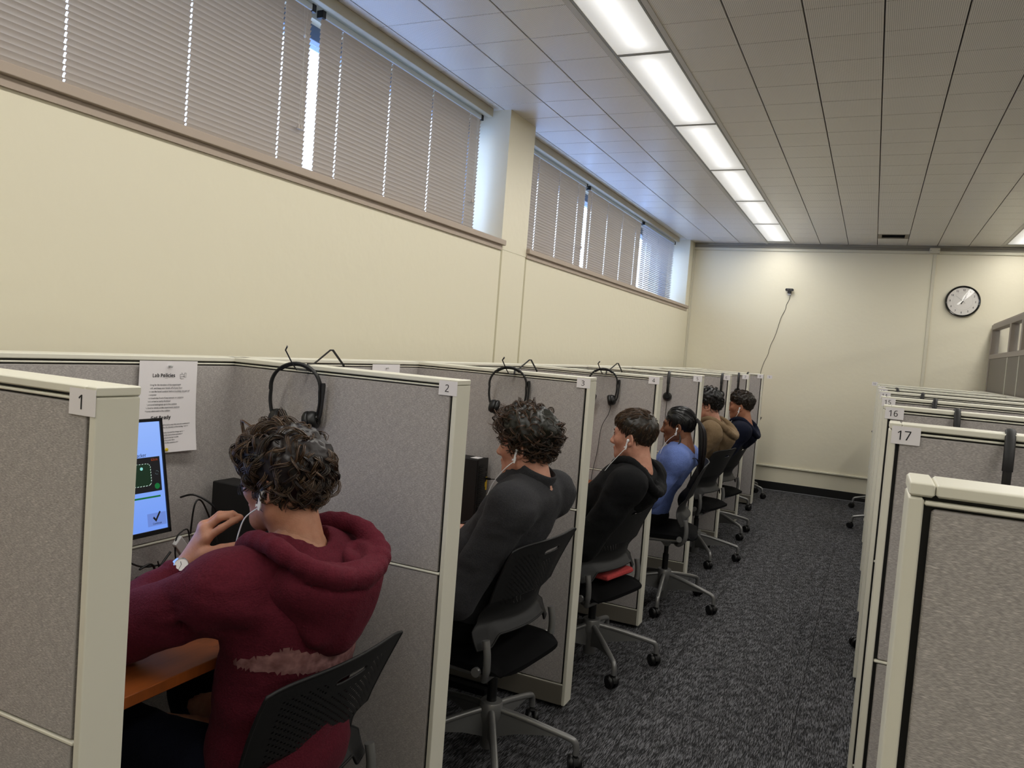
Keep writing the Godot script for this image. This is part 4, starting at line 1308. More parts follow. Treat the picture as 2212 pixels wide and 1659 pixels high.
# ---- implicit bodies: smooth unions of capsules and ellipsoids meshed as surface nets
class Field:
	var p := []
	func cap(a: Vector3, b: Vector3, ra: float, rb: float, k := 0.03, sub := false):
		p.append([0, a, b, ra, rb, k, sub])
	func ell(c: Vector3, r: Vector3, k := 0.03, bs := Basis.IDENTITY, sub := false):
		p.append([1, c, r, bs, 0.0, k, sub])
	func chain(pts: Array, ra: float, rb: float, k := 0.02, sub := false):
		var n := pts.size() - 1
		for i in n: cap(pts[i], pts[i + 1], lerpf(ra, rb, float(i) / n), lerpf(ra, rb, float(i + 1) / n), k, sub)
	func put4(m: MB, a: int, b: int, c: int, e: int):
		if a >= 0 and b >= 0 and c >= 0 and e >= 0: m.quad(a, b, c, e)
	func build(cell: float, into: MB, noise: FastNoiseLite = null, amp := 0.0, stretch := Vector3.ONE):
		var lo := Vector3.ONE * 1e9
		var hi := -lo
		var boxes := []
		for q in p:
			var a: Vector3
			var b: Vector3
			if q[0] == 0:
				var m := Vector3.ONE * maxf(q[3], q[4])
				a = q[1].min(q[2]) - m; b = q[1].max(q[2]) + m
			else:
				var bs: Basis = q[3]
				var r: Vector3 = q[2]
				var e := Vector3(absf(bs.x.x) * r.x + absf(bs.y.x) * r.y + absf(bs.z.x) * r.z, absf(bs.x.y) * r.x + absf(bs.y.y) * r.y + absf(bs.z.y) * r.z, absf(bs.x.z) * r.x + absf(bs.y.z) * r.y + absf(bs.z.z) * r.z)
				a = q[1] - e; b = q[1] + e
			boxes.append([a, b])
			if not q[6]: lo = lo.min(a); hi = hi.max(b)
		lo -= Vector3.ONE * (cell * 3.0 + absf(amp)); hi += Vector3.ONE * (cell * 3.0 + absf(amp))
		var nx := int((hi.x - lo.x) / cell) + 2
		var ny := int((hi.y - lo.y) / cell) + 2
		var nz := int((hi.z - lo.z) / cell) + 2
		var d := PackedFloat32Array()
		d.resize(nx * ny * nz)
		d.fill(0.2)
		for qi in p.size():
			var q = p[qi]
			var k: float = q[5]
			var mg := Vector3.ONE * (k + cell * 2.5)
			var i0: Vector3 = ((boxes[qi][0] - mg - lo) / cell).max(Vector3.ZERO)
			var i1: Vector3 = ((boxes[qi][1] + mg - lo) / cell).min(Vector3(nx - 1, ny - 1, nz - 1))
			var c0: Vector3 = q[1]
			var kind: int = q[0]
			var sub: bool = q[6]
			var ab := Vector3.ZERO
			var inv := 0.0
			var ra := 0.0
			var rb := 0.0
			var rr := Vector3.ONE
			var bs := Basis.IDENTITY
			var straight := true
			if kind == 0:
				ab = q[2] - q[1]; inv = 1.0 / maxf(ab.length_squared(), 1e-9); ra = q[3]; rb = q[4]
			else:
				rr = q[2]; bs = q[3]; straight = bs.is_equal_approx(Basis.IDENTITY)
			for z in range(int(i0.z), int(i1.z) + 1):
				for y in range(int(i0.y), int(i1.y) + 1):
					var at := (z * ny + y) * nx
					for x in range(int(i0.x), int(i1.x) + 1):
						var v := lo + Vector3(x, y, z) * cell - c0
						var s: float
						if kind == 0:
							var t := clampf(v.dot(ab) * inv, 0.0, 1.0)
							s = (v - ab * t).length() - (ra + (rb - ra) * t)
						else:
							if not straight: v = v * bs
							var e := v / rr
							var k0 := e.length()
							s = k0 * (k0 - 1.0) / maxf((e / rr).length(), 1e-6)
						var o := d[at + x]
						if sub:
							s = -s
							var h := maxf(k - absf(o - s), 0.0) / k
							d[at + x] = maxf(o, s) + h * h * k * 0.25
						else:
							var h := maxf(k - absf(o - s), 0.0) / k
							d[at + x] = minf(o, s) - h * h * k * 0.25
		if noise:
			var band := cell * 3.0 + amp
			for z in nz:
				for y in ny:
					var at := (z * ny + y) * nx
					for x in nx:
						if absf(d[at + x]) < band:
							d[at + x] += amp * noise.get_noise_3dv((lo + Vector3(x, y, z) * cell) * stretch)
		var id := PackedInt32Array()
		id.resize(nx * ny * nz)
		id.fill(-1)
		var far := cell * 5.0
		var sy := nx
		var sz := nx * ny
		for z in nz - 1:
			for y in ny - 1:
				var at := (z * ny + y) * nx
				for x in nx - 1:
					var i := at + x
					var d0 := d[i]
					if absf(d0) > far: continue
					var d1 := d[i + 1]
					var d2 := d[i + sy]
					var d3 := d[i + sy + 1]
					var d4 := d[i + sz]
					var d5 := d[i + sz + 1]
					var d6 := d[i + sz + sy]
					var d7 := d[i + sz + sy + 1]
					var neg := int(d0 < 0) + int(d1 < 0) + int(d2 < 0) + int(d3 < 0) + int(d4 < 0) + int(d5 < 0) + int(d6 < 0) + int(d7 < 0)
					if neg == 0 or neg == 8: continue
					var s := Vector3.ZERO
					var n := 0
					if (d0 < 0) != (d1 < 0): s += Vector3(d0 / (d0 - d1), 0, 0); n += 1
					if (d2 < 0) != (d3 < 0): s += Vector3(d2 / (d2 - d3), 1, 0); n += 1
					if (d4 < 0) != (d5 < 0): s += Vector3(d4 / (d4 - d5), 0, 1); n += 1
					if (d6 < 0) != (d7 < 0): s += Vector3(d6 / (d6 - d7), 1, 1); n += 1
					if (d0 < 0) != (d2 < 0): s += Vector3(0, d0 / (d0 - d2), 0); n += 1
					if (d1 < 0) != (d3 < 0): s += Vector3(1, d1 / (d1 - d3), 0); n += 1
					if (d4 < 0) != (d6 < 0): s += Vector3(0, d4 / (d4 - d6), 1); n += 1
					if (d5 < 0) != (d7 < 0): s += Vector3(1, d5 / (d5 - d7), 1); n += 1
					if (d0 < 0) != (d4 < 0): s += Vector3(0, 0, d0 / (d0 - d4)); n += 1
					if (d1 < 0) != (d5 < 0): s += Vector3(1, 0, d1 / (d1 - d5)); n += 1
					if (d2 < 0) != (d6 < 0): s += Vector3(0, 1, d2 / (d2 - d6)); n += 1
					if (d3 < 0) != (d7 < 0): s += Vector3(1, 1, d3 / (d3 - d7)); n += 1
					var g := Vector3(d1 + d3 + d5 + d7 - d0 - d2 - d4 - d6, d2 + d3 + d6 + d7 - d0 - d1 - d4 - d5, d4 + d5 + d6 + d7 - d0 - d1 - d2 - d3)
					id[i] = into.vert(lo + (Vector3(x, y, z) + s / n) * cell, g)
		for z in range(1, nz - 1):
			for y in range(1, ny - 1):
				var at := (z * ny + y) * nx
				for x in range(1, nx - 1):
					var i := at + x
					var o := d[i]
					if absf(o) > far: continue
					if (o < 0) != (d[i + 1] < 0): put4(into, id[i], id[i - sy], id[i - sy - sz], id[i - sz])
					if (o < 0) != (d[i + sy] < 0): put4(into, id[i], id[i - 1], id[i - 1 - sz], id[i - sz])
					if (o < 0) != (d[i + sz] < 0): put4(into, id[i], id[i - 1], id[i - 1 - sy], id[i - sy])

# ---- one head, shared: faces -x, origin at the middle of the skull
var head_mb: MB
func make_head() -> MB:
	var f := Field.new()
	f.ell(Vector3(0.012, 0.030, 0), Vector3(0.094, 0.086, 0.074), 0.02)
	f.ell(Vector3(-0.040, -0.030, 0), Vector3(0.052, 0.080, 0.057), 0.04)
	f.cap(Vector3(-0.066, -0.098, -0.010), Vector3(-0.066, -0.098, 0.010), 0.020, 0.020, 0.03)
	for s in [-1, 1]:
		f.cap(Vector3(-0.060, -0.092, s * 0.012), Vector3(0.0, -0.062, s * 0.047), 0.020, 0.018, 0.03)
		f.cap(Vector3(0.0, -0.062, s * 0.047), Vector3(0.008, -0.01, s * 0.052), 0.018, 0.02, 0.03)
		f.ell(Vector3(-0.058, -0.020, s * 0.038), Vector3(0.026, 0.022, 0.024), 0.025)
		f.cap(Vector3(-0.084, 0.022, s * 0.010), Vector3(-0.072, 0.026, s * 0.044), 0.012, 0.010, 0.02)
	for s in [-1, 1]:
		f.ell(Vector3(-0.092, 0.004, s * 0.031), Vector3(0.016, 0.012, 0.017), 0.012, Basis.IDENTITY, true)
	f.cap(Vector3(-0.088, 0.014, 0), Vector3(-0.110, -0.030, 0), 0.0085, 0.0115, 0.012)
	f.cap(Vector3(-0.110, -0.032, 0), Vector3(-0.090, -0.042, 0), 0.0105, 0.009, 0.01)
	for s in [-1, 1]: f.ell(Vector3(-0.098, -0.036, s * 0.012), Vector3(0.012, 0.008, 0.0075), 0.008)
	f.cap(Vector3(-0.0905, -0.060, -0.015), Vector3(-0.0905, -0.060, 0.015), 0.0075, 0.0075, 0.006)
	f.cap(Vector3(-0.0885, -0.072, -0.012), Vector3(-0.0885, -0.072, 0.012), 0.0080, 0.0080, 0.006)
	f.cap(Vector3(-0.100, -0.066, -0.02), Vector3(-0.100, -0.066, 0.02), 0.0025, 0.0025, 0.004, true)
	for s in [-1, 1]: f.ell(Vector3(-0.0765, 0.004, s * 0.031), Vector3(0.0135, 0.0125, 0.0135), 0.003)
	# ears
	for s in [-1, 1]:
		var tb := Basis(Vector3.UP, s * -0.42) * Basis(Vector3(0, 0, 1), 0.18)
		f.ell(Vector3(0.014, -0.010, s * 0.079), Vector3(0.019, 0.032, 0.0075), 0.006, tb)
		f.ell(Vector3(0.006, -0.034, s * 0.076), Vector3(0.010, 0.012, 0.006), 0.006, tb)
		f.ell(Vector3(0.011, -0.008, s * 0.086), Vector3(0.0105, 0.021, 0.0065), 0.004, tb, true)
		f.ell(Vector3(0.004, -0.016, s * 0.080), Vector3(0.007, 0.009, 0.007), 0.004, tb, true)
	f.cap(Vector3(0.022, -0.045, 0), Vector3(0.045, -0.165, 0), 0.053, 0.060, 0.03)
	for s in [-1, 1]: f.cap(Vector3(0.018, -0.05, s * 0.045), Vector3(-0.01, -0.165, s * 0.022), 0.012, 0.012, 0.03)
	var b := MB.new()
	f.build(0.0042, b)
	return b

func hand_field(f: Field, wr: Vector3, mcp: Array, tips: Array, thumb: Array, r := 0.0085):
	# mcp: four knuckles, tips: [mid joint, end joint, tip] per finger, thumb: [base, joint, tip]
	for i in 4:
		f.cap(wr, mcp[i], 0.019, 0.0125, 0.014)
		if i: f.cap(mcp[i - 1], mcp[i], 0.0115, 0.0115, 0.012)
		var q: Array = [mcp[i]] + tips[i]
		var fr: float = r * [1.0, 1.04, 0.98, 0.84][i]
		f.cap(q[0], q[1], fr * 1.22, fr * 1.06, 0.006)
		f.cap(q[1], q[2], fr * 1.06, fr * 0.94, 0.004)
		f.cap(q[2], q[3], fr * 0.94, fr * 0.78, 0.004)
	f.cap(wr, thumb[0], 0.020, 0.016, 0.015)
	f.cap(thumb[0], thumb[1], 0.0155, 0.0115, 0.010)
	f.cap(thumb[1], thumb[2], 0.0112, 0.0085, 0.005)

# relaxed right or left hand pointing along dir with the palm towards pal
func rest_hand(f: Field, wr: Vector3, dir: Vector3, pal: Vector3, side: float):
	var z := dir.cross(pal).normalized() * side
	var pt := func(a: float, b: float, c: float): return wr + dir * a + pal * b + z * c
	var m := []
	var t := []
	for i in 4:
		var c: float = 0.030 - i * 0.020
		var l: float = [0.082, 0.086, 0.081, 0.072][i]
		m.append(pt.call(l, -0.002, c))
		var s: float = [0.92, 1.0, 0.94, 0.76][i]
		t.append([pt.call(l + 0.040 * s, 0.012, c * 1.08), pt.call(l + 0.060 * s, 0.030, c * 1.10), pt.call(l + 0.068 * s, 0.050, c * 1.08)])
	hand_field(f, wr, m, t, [pt.call(0.034, 0.012, 0.034), pt.call(0.066, 0.022, 0.054), pt.call(0.092, 0.028, 0.050)])

# ---- hair
const HC := Vector3(0.012, 0.030, 0)
const HR := Vector3(0.0965, 0.0885, 0.0765)
func hairline(phi: float, style: Dictionary) -> float:
	# height of the hairline above the skull's middle for an angle from the face (0) to the nape (PI)
	var a := absf(phi)
	var k: Array = style.line
	var at := [0.0, 0.75, 1.15, 1.45, 1.85, 2.4, PI]
	for i in 6:
		if a <= at[i + 1]: return lerpf(k[i], k[i + 1], (a - at[i]) / (at[i + 1] - at[i]))
	return k[6]

func scalp(d: Vector3, off := 0.0) -> Vector3:
	return HC + d * (HR + Vector3.ONE * off)

func hair_depth(d: Vector3, st: Dictionary) -> float:
	var up := smoothstep(-0.35, 0.65, d.y)
	var front := smoothstep(0.1, 0.9, -d.x) * smoothstep(0.0, 0.6, d.y)
	return lerpf(st.side, st.top, up) + front * st.fringe

func hair(st: Dictionary) -> MB:
	var rg := RandomNumberGenerator.new(); rg.seed = st.seed
	var nz := FastNoiseLite.new(); nz.seed = st.seed; nz.frequency = st.lump
	nz.fractal_octaves = 2
	var b := MB.new()
	b.tinted = true
	var dark: Color = st.dark
	var light: Color = st.light
	# underlying mass
	var A := 56
	var B := 36
	var grid := []
	var ok := []
	for j in B + 1:
		for i in A:
			var th := PI * j / B
			var ph := TAU * i / A
			var d := Vector3(-sin(th) * cos(ph), cos(th), sin(th) * sin(ph))
			var dep := hair_depth(d, st) * (0.72 + 0.42 * nz.get_noise_3dv(d * 100.0))
			var q := scalp(d, 0.0)
			var hl := hairline(wrapf(ph, -PI, PI), st)
			var over := q.y - hl
			dep *= smoothstep(-0.004, 0.024, over)
			q = scalp(d, dep + 0.0015)
			if over < 0.0 and over > -0.02: q.y = maxf(q.y, hl - 0.004)
			grid.append(q)
			ok.append(over > -0.012)
	b.col = dark
	var skip := {}
	for j in B:
		for i in A:
			if not (ok[j * A + i] and ok[j * A + (i + 1) % A] and ok[(j + 1) * A + i] and ok[(j + 1) * A + (i + 1) % A]): skip[j * A + i] = true
	var o := b.v.size()
	for j in B + 1:
		for i in A:
			var p: Vector3 = grid[j * A + i]
			var du: Vector3 = grid[j * A + (i + 1) % A] - grid[j * A + (i + A - 1) % A]
			var dv: Vector3 = grid[mini(j + 1, B) * A + i] - grid[maxi(j - 1, 0) * A + i]
			var n := du.cross(dv)
			if n.length() < 1e-9 or n.dot(p - HC) < 0.0: n = -n
			if n.length() < 1e-9: n = p - HC
			b.vert(p, n)
	for j in B:
		for i in A:
			if skip.has(j * A + i): continue
			var i2 := (i + 1) % A
			b.quad(o + j * A + i, o + j * A + i2, o + (j + 1) * A + i2, o + (j + 1) * A + i)
	# locks of fine strands that follow a flow over the mass and curl round it
	var want: int = st.locks
	var made := 0
	var k := 0
	while made < want and k < want * 6:
		k += 1
		var yy := 1.0 - 2.0 * rg.randf()
		var ph := rg.randf_range(-PI, PI)
		var rr := sqrt(1.0 - yy * yy)
		var d := Vector3(-rr * cos(ph), yy, rr * sin(ph))
		var root := scalp(d)
		var over := root.y - hairline(ph, st)
		if over < 0.003: continue
		made += 1
		var dep := hair_depth(d, st)
		var crown := Vector3(0.45, 0.86, 0.0).normalized()
		var fl := (d - crown).slide(d).normalized()
		if st.has("sweep"): fl = (fl * (1.0 - st.sweep_amount * smoothstep(0.2, 0.8, d.y)) + (st.sweep as Vector3).slide(d).normalized() * st.sweep_amount * smoothstep(0.2, 0.8, d.y)).normalized()
		var turn: float = nz.get_noise_3dv(d * 60.0 + Vector3(9, 4, 7)) * st.swirl + rg.randf_range(-0.2, 0.2) * st.swirl
		fl = fl.rotated(d, turn)
		var len: float = lerpf(st.len_side, st.len_top, smoothstep(-0.2, 0.7, d.y)) * rg.randf_range(0.75, 1.2)
		len *= smoothstep(-0.01, 0.035, over) * 0.7 + 0.3
		var m: int = st.points
		var phase := rg.randf() * TAU
		var hand := 1.0 if rg.randf() < 0.5 else -1.0
		var amp: float = st.curl * rg.randf_range(0.6, 1.25) * smoothstep(0.0, 0.03, over)
		var lift := rg.randf_range(0.55, 1.05)
		var fly: bool = rg.randf() < float(st.fly)
		if fly: lift += rg.randf_range(0.15, 0.5); amp *= 1.4
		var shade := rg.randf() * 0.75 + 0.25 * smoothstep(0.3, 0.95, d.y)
		var spread: float = st.spread
		for s in st.strands:
			var e := Vector3(rg.randf_range(-1, 1), rg.randf_range(-1, 1), rg.randf_range(-1, 1)) * spread
			var pts := []
			var rad := PackedFloat32Array()
			var dir := d
			var g := fl
			var stp := len / m
			var dp := rg.randf_range(-0.35, 0.35)
			for i in m + 1:
				var t := float(i) / m
				var base := scalp(dir, hair_depth(dir, st) * lerpf(0.15, lift, minf(1.0, t * 3.0)) + e.x)
				var nn := (dir / HR).normalized()
				var bb := g.cross(nn).normalized()
				var w: float = phase + dp + hand * t * float(st.turns) * TAU
				var q := base + (nn * cos(w) + bb * sin(w)) * amp * minf(1.0, t * 4.0) * (1.0 + 0.3 * t)
				q += bb * e.y + Vector3(0, -st.droop * t * t, 0)
				pts.append(q + e * 0.4 * t)
				rad.append(st.thick * (1.0 - 0.55 * t * t) * (1.0 if i else 0.7))
				dir = (dir + g * (stp / 0.095)).normalized()
				g = g.slide(dir).normalized()
				g = (g + (Vector3(0, -1, 0)).slide(dir) * 0.05).normalized()
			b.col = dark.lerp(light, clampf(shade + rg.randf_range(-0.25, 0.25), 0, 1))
			b.tube(pts, rad, 3, false)
	return b

func lin(r: float, g: float, b: float) -> Color: return Color(r, g, b).srgb_to_linear()

func fleece(key: String, c: Color, rough := 0.9, grain := 0.6) -> StandardMaterial3D:
	var m := mat(key, c, rough, 0.0, 0.25)
	if not tex.has("fleece_n"):
		tex.fleece_n = noise_tex(0.09, Color.BLACK, Color.WHITE, 512, 4, true, 5.0)
		tex.fleece_c = noise_tex(0.05, Color(0.80, 0.80, 0.80), Color(1.0, 1.0, 1.0), 512, 5)
	m.normal_enabled = true
	m.normal_texture = tex.fleece_n
	m.normal_scale = grain
	m.albedo_texture = tex.fleece_c
	m.rim_enabled = true
	m.rim = 0.35
	m.rim_tint = 0.7
	tri_map(m, 4.0)
	return m

func skin(key: String, c: Color) -> StandardMaterial3D:
	var m := mat(key, c, 0.5, 0.0, 0.45)
	if not tex.has("skin_n"):
		tex.skin_n = noise_tex(0.12, Color.BLACK, Color.WHITE, 256, 3, true, 2.0)
		tex.skin_c = noise_tex(0.02, Color(0.88, 0.82, 0.80), Color(1.0, 1.0, 1.0), 256, 4)
	m.normal_enabled = true; m.normal_texture = tex.skin_n; m.normal_scale = 0.25
	m.albedo_texture = tex.skin_c
	m.subsurf_scatter_enabled = true
	m.subsurf_scatter_strength = 0.12
	tri_map(m, 6.0)
	return m

var folds: FastNoiseLite

# a seated figure; every point is local to its node, which faces -x
func person(label: String, at: Vector3, yaw: float, s: Dictionary) -> Node3D:
	var t := thing("person", label, "person", at, yaw)
	var hip: Vector3 = s.hip
	var nk: Vector3 = s.neck
	var hd: Vector3 = s.head
	var sp := (nk - hip)
	var sb := Basis(Vector3(0, 0, 1), -atan2(sp.x, sp.y))
	var w: float = s.get("wide", 0.185)
	var sh := [s.get("shl", nk + Vector3(0.0, -0.075, w)), s.get("shr", nk + Vector3(0.0, -0.075, -w))]
	var el: Array = s.elbows
	var wr: Array = s.wrists
	var dirs: Array = s.hands
	# skin: head, neck, core and arms, hands
	var sk := MB.new()
	sk.take(head_mb, Transform3D(Basis.from_euler(s.get("turn", Vector3.ZERO)).scaled(Vector3.ONE * s.get("scale", 1.0)), hd))
	var f := Field.new()
	f.cap(hd + Vector3(0.03, -0.08, 0), nk + Vector3(-0.005, -0.05, 0), 0.054, 0.062, 0.03)
	f.ell(hip.lerp(nk, 0.65), Vector3(0.09, 0.20, 0.14), 0.05, sb)
	f.ell(hip.lerp(nk, 0.2), Vector3(0.09, 0.17, 0.13), 0.05, sb)
	for i in 2:
		f.cap(nk + Vector3(0, -0.07, 0), sh[i], 0.05, 0.045, 0.03)
		f.cap(sh[i], el[i], 0.045, 0.038, 0.02)
		f.cap(el[i], wr[i], 0.040, 0.026, 0.02)
		f.cap(hip, hip + Vector3(-0.40, 0.0, 0.12 - 0.24 * i), 0.07, 0.05, 0.03)
	f.build(0.018, sk)
	for i in 2:
		f = Field.new()
		f.cap(el[i].lerp(wr[i], 0.55), wr[i], 0.033, 0.0255, 0.02)
		if dirs[i] is Dictionary: hand_field(f, dirs[i].wr, dirs[i].mcp, dirs[i].tips, dirs[i].thumb, 0.0088)
		else: rest_hand(f, wr[i], dirs[i][0], dirs[i][1], dirs[i][2])
		f.build(0.0034 if s.get("fine_hand", -1) == i else 0.0052, sk)
	put("body", sk, s.skin, t)
	# brows, eyes
	var hb := Transform3D(Basis.from_euler(s.get("turn", Vector3.ZERO)).scaled(Vector3.ONE * s.get("scale", 1.0)), hd)
	for z in [-1, 1]:
		var b := MB.new(); b.xf = hb
		b.tube(spline([Vector3(-0.0945, 0.022, z * 0.016), Vector3(-0.092, 0.028, z * 0.030), Vector3(-0.080, 0.026, z * 0.045)], 4), [0.002, 0.0032, 0.0036, 0.0036, 0.0034, 0.003, 0.0026, 0.002, 0.001], 6)
		put("eyebrow", b, mat("brow hair", S(0.10, 0.07, 0.055), 0.8), t)
		b = MB.new(); b.xf = hb
		b.ball(Vector3(-0.0785, 0.004, z * 0.031), Vector3(0.0125, 0.0085, 0.0125), 14, 10)
		put("eye", b, mat("eye", S(0.34, 0.31, 0.30), 0.2), t)
		b = MB.new(); b.xf = hb
		b.tube(spline([Vector3(-0.0895, 0.007, z * 0.020), Vector3(-0.0925, 0.012, z * 0.030), Vector3(-0.085, 0.008, z * 0.043)], 4), 0.0014, 5)
		put("eyelash", b, mat("brow hair", S(0.10, 0.07, 0.055), 0.8), t)
	# garment
	f = Field.new()
	var L: float = s.get("loose", 1.0)
	f.ell(hip + Vector3(0.0, 0.03, 0), Vector3(0.150, 0.125, 0.185) * L, 0.05)
	f.ell(hip.lerp(nk, 0.36) + Vector3(s.get("belly", -0.01), 0, 0), Vector3(0.138, 0.19, 0.176) * L, 0.06, sb)
	f.ell(hip.lerp(nk, 0.70), Vector3(0.130, 0.18, 0.188) * L, 0.06, sb)
	f.cap(sh[0], sh[1], 0.074, 0.074, 0.05)
	for i in 2:
		f.cap(nk + sb * Vector3(-0.005, -0.03, 0.05 - 0.1 * i), sh[i] + Vector3(0, 0.005, 0), 0.050, 0.062, 0.05)
		f.cap(sh[i], el[i], 0.079 * L, 0.066 * L, 0.045)
		var cuff: Vector3 = wr[i] + (el[i] - wr[i]).normalized() * s.get("cuff", 0.03)
		var c2: Vector3 = cuff + (el[i] - cuff).normalized() * 0.055
		f.cap(el[i], c2, 0.066 * L, 0.052, 0.03)
		f.cap(c2, cuff, 0.043, 0.041, 0.012)
		f.cap(c2 + (el[i] - c2).normalized() * 0.012, c2 + (el[i] - c2).normalized() * 0.02, 0.054, 0.055, 0.02)
		f.cap(cuff, wr[i] + (wr[i] - el[i]).normalized() * 0.05, 0.033, 0.033, 0.008, true)
	for q in s.get("creases", []): f.cap(q[0], q[1], q[2], q[2], q[3], q[4])
	if s.has("neckhole"): f.cap(nk + sb * Vector3(-0.012, 0.0, 0), hd + Vector3(0.03, -0.05, 0), s.neckhole, s.neckhole, 0.012, true)
	var g := MB.new()
	f.build(s.get("cell", 0.011), g, folds, s.get("wrinkle", 0.006), Vector3(1.0, 1.5, 1.0))
	var gm := put(s.garment, g, s.cloth, t)
	# hood lying on the back
	if s.has("hood"):
		var hs: float = s.hood
		var h := Field.new()
		var P := func(x: float, y: float, z: float): return nk + sb * (Vector3(x, y, z) * hs)
		h.ell(P.call(0.080, -0.058, 0), Vector3(0.100, 0.080, 0.145) * hs, 0.03, sb)
		h.ell(P.call(0.098, -0.118, 0), Vector3(0.074, 0.085, 0.098) * hs, 0.05, sb)
		h.ell(P.call(0.092, -0.175, 0.0), Vector3(0.055, 0.045, 0.050) * hs, 0.05, sb)
		var ring := []
		for q in [[-0.098, -0.075, 0.045], [-0.085, -0.030, 0.082], [-0.045, 0.008, 0.104], [0.010, 0.020, 0.120], [0.070, 0.012, 0.130], [0.130, -0.012, 0.108], [0.165, -0.030, 0.055], [0.172, -0.036, 0.0]]: ring.append(P.call(q[0], q[1], q[2]))
		var ring2 := []
		for q in ring: ring2.append(Vector3(q.x, q.y, -q.z + nk.z * 2.0))
		h.ell(P.call(0.055, 0.030, 0), Vector3(0.100, 0.085, 0.100) * hs, 0.02, sb, true)
		h.cap(P.call(-0.015, -0.08, 0), P.call(-0.03, 0.15, 0), 0.072, 0.072, 0.02, true)
		h.chain(spline(ring, 2), 0.021 * hs, 0.017 * hs, 0.016)
		h.chain(spline(ring2, 2), 0.021 * hs, 0.017 * hs, 0.016)
		# inner folds and the seam groove under the rim
		for z in [-1, 1]:
			h.chain([P.call(0.0, -0.01, z * 0.088), P.call(0.06, -0.022, z * 0.075), P.call(0.11, -0.03, z * 0.035)], 0.013, 0.017, 0.014)
			h.chain([P.call(-0.05, -0.022, z * 0.118), P.call(0.03, -0.016, z * 0.146), P.call(0.10, -0.03, z * 0.140), P.call(0.16, -0.052, z * 0.085), P.call(0.19, -0.066, 0)], 0.004, 0.004, 0.008, true)
			h.cap(P.call(0.03, -0.06, z * 0.14), P.call(0.12, -0.16, z * 0.075), 0.012, 0.014, 0.03)
		h.cap(P.call(0.17, -0.09, 0.03), P.call(0.13, -0.17, -0.02), 0.004, 0.004, 0.012, true)
		var hm := MB.new()
		h.build(s.get("hood_cell", 0.0075), hm, folds, 0.004, Vector3(1.6, 1.2, 1.6))
		put("hood", hm, s.cloth, gm)
	if s.has("collar"):
		var b := MB.new()
		var pr := [Vector2(0.100, -0.050), Vector2(0.093, -0.028), Vector2(0.084, -0.006), Vector2(0.087, 0.004), Vector2(0.080, 0.012), Vector2(0.083, 0.024), Vector2(0.081, 0.040), Vector2(0.077, 0.046), Vector2(0.072, 0.044), Vector2(0.070, 0.02), Vector2(0.070, -0.03)]
		var pts := []
		var N := 40
		for j in pr.size():
			for i in N:
				var a := TAU * i / N
				var dip := 0.022 * smoothstep(0.2, 1.0, -cos(a))
				pts.append(nk + sb * Vector3(-0.014 + cos(a) * pr[j].x * 0.98 - dip * 0.8, pr[j].y + 0.004 - dip, sin(a) * pr[j].x * 0.94 + 0.002 * sin(5 * a)))
		b.sheet(pts, N, pr.size(), Vector3.ZERO, true)
		put("collar", b, s.cloth, gm)
	# trousers
	f = Field.new()
	f.ell(hip + Vector3(0, -0.03, 0), Vector3(0.135, 0.10, 0.180), 0.04)
	for i in 2:
		var z := 0.10 - 0.20 * i
		var kn := hip + Vector3(-0.43, 0.005, z * 1.35)
		f.cap(hip + Vector3(-0.02, -0.02, z), kn, 0.088, 0.068, 0.04)
		f.cap(kn, Vector3(hip.x - 0.36, 0.13, z * 1.4), 0.066, 0.052, 0.03)
	var tr := MB.new()
	f.build(0.015, tr, folds, 0.007, Vector3(1.5, 1.0, 1.0))
	put("trousers", tr, s.pants, t)
	for i in 2:
		f = Field.new()
		var q := Vector3(hip.x - 0.36, 0.0, (0.10 - 0.20 * i) * 1.4)
		f.cap(q + Vector3(0.03, 0.045, 0), q + Vector3(-0.17, 0.034, 0), 0.040, 0.033, 0.03)
		f.cap(q + Vector3(0.0, 0.09, 0), q + Vector3(-0.02, 0.05, 0), 0.046, 0.045, 0.03)
		f.ell(q + Vector3(-0.07, -0.045, 0), Vector3(0.4, 0.047, 0.3), 0.006, Basis.IDENTITY, true)
		var b := MB.new(); f.build(0.010, b)
		put("shoe", b, mat("dark shoe", S(0.09, 0.09, 0.10), 0.6), t)
	# hair
	var hm := mat("hair", S(1, 1, 1), 0.42, 0.0, 0.5)
	hm.vertex_color_use_as_albedo = true
	var hr := hair(s.hair)
	put("hair", hr, hm, t, hb)
	return t

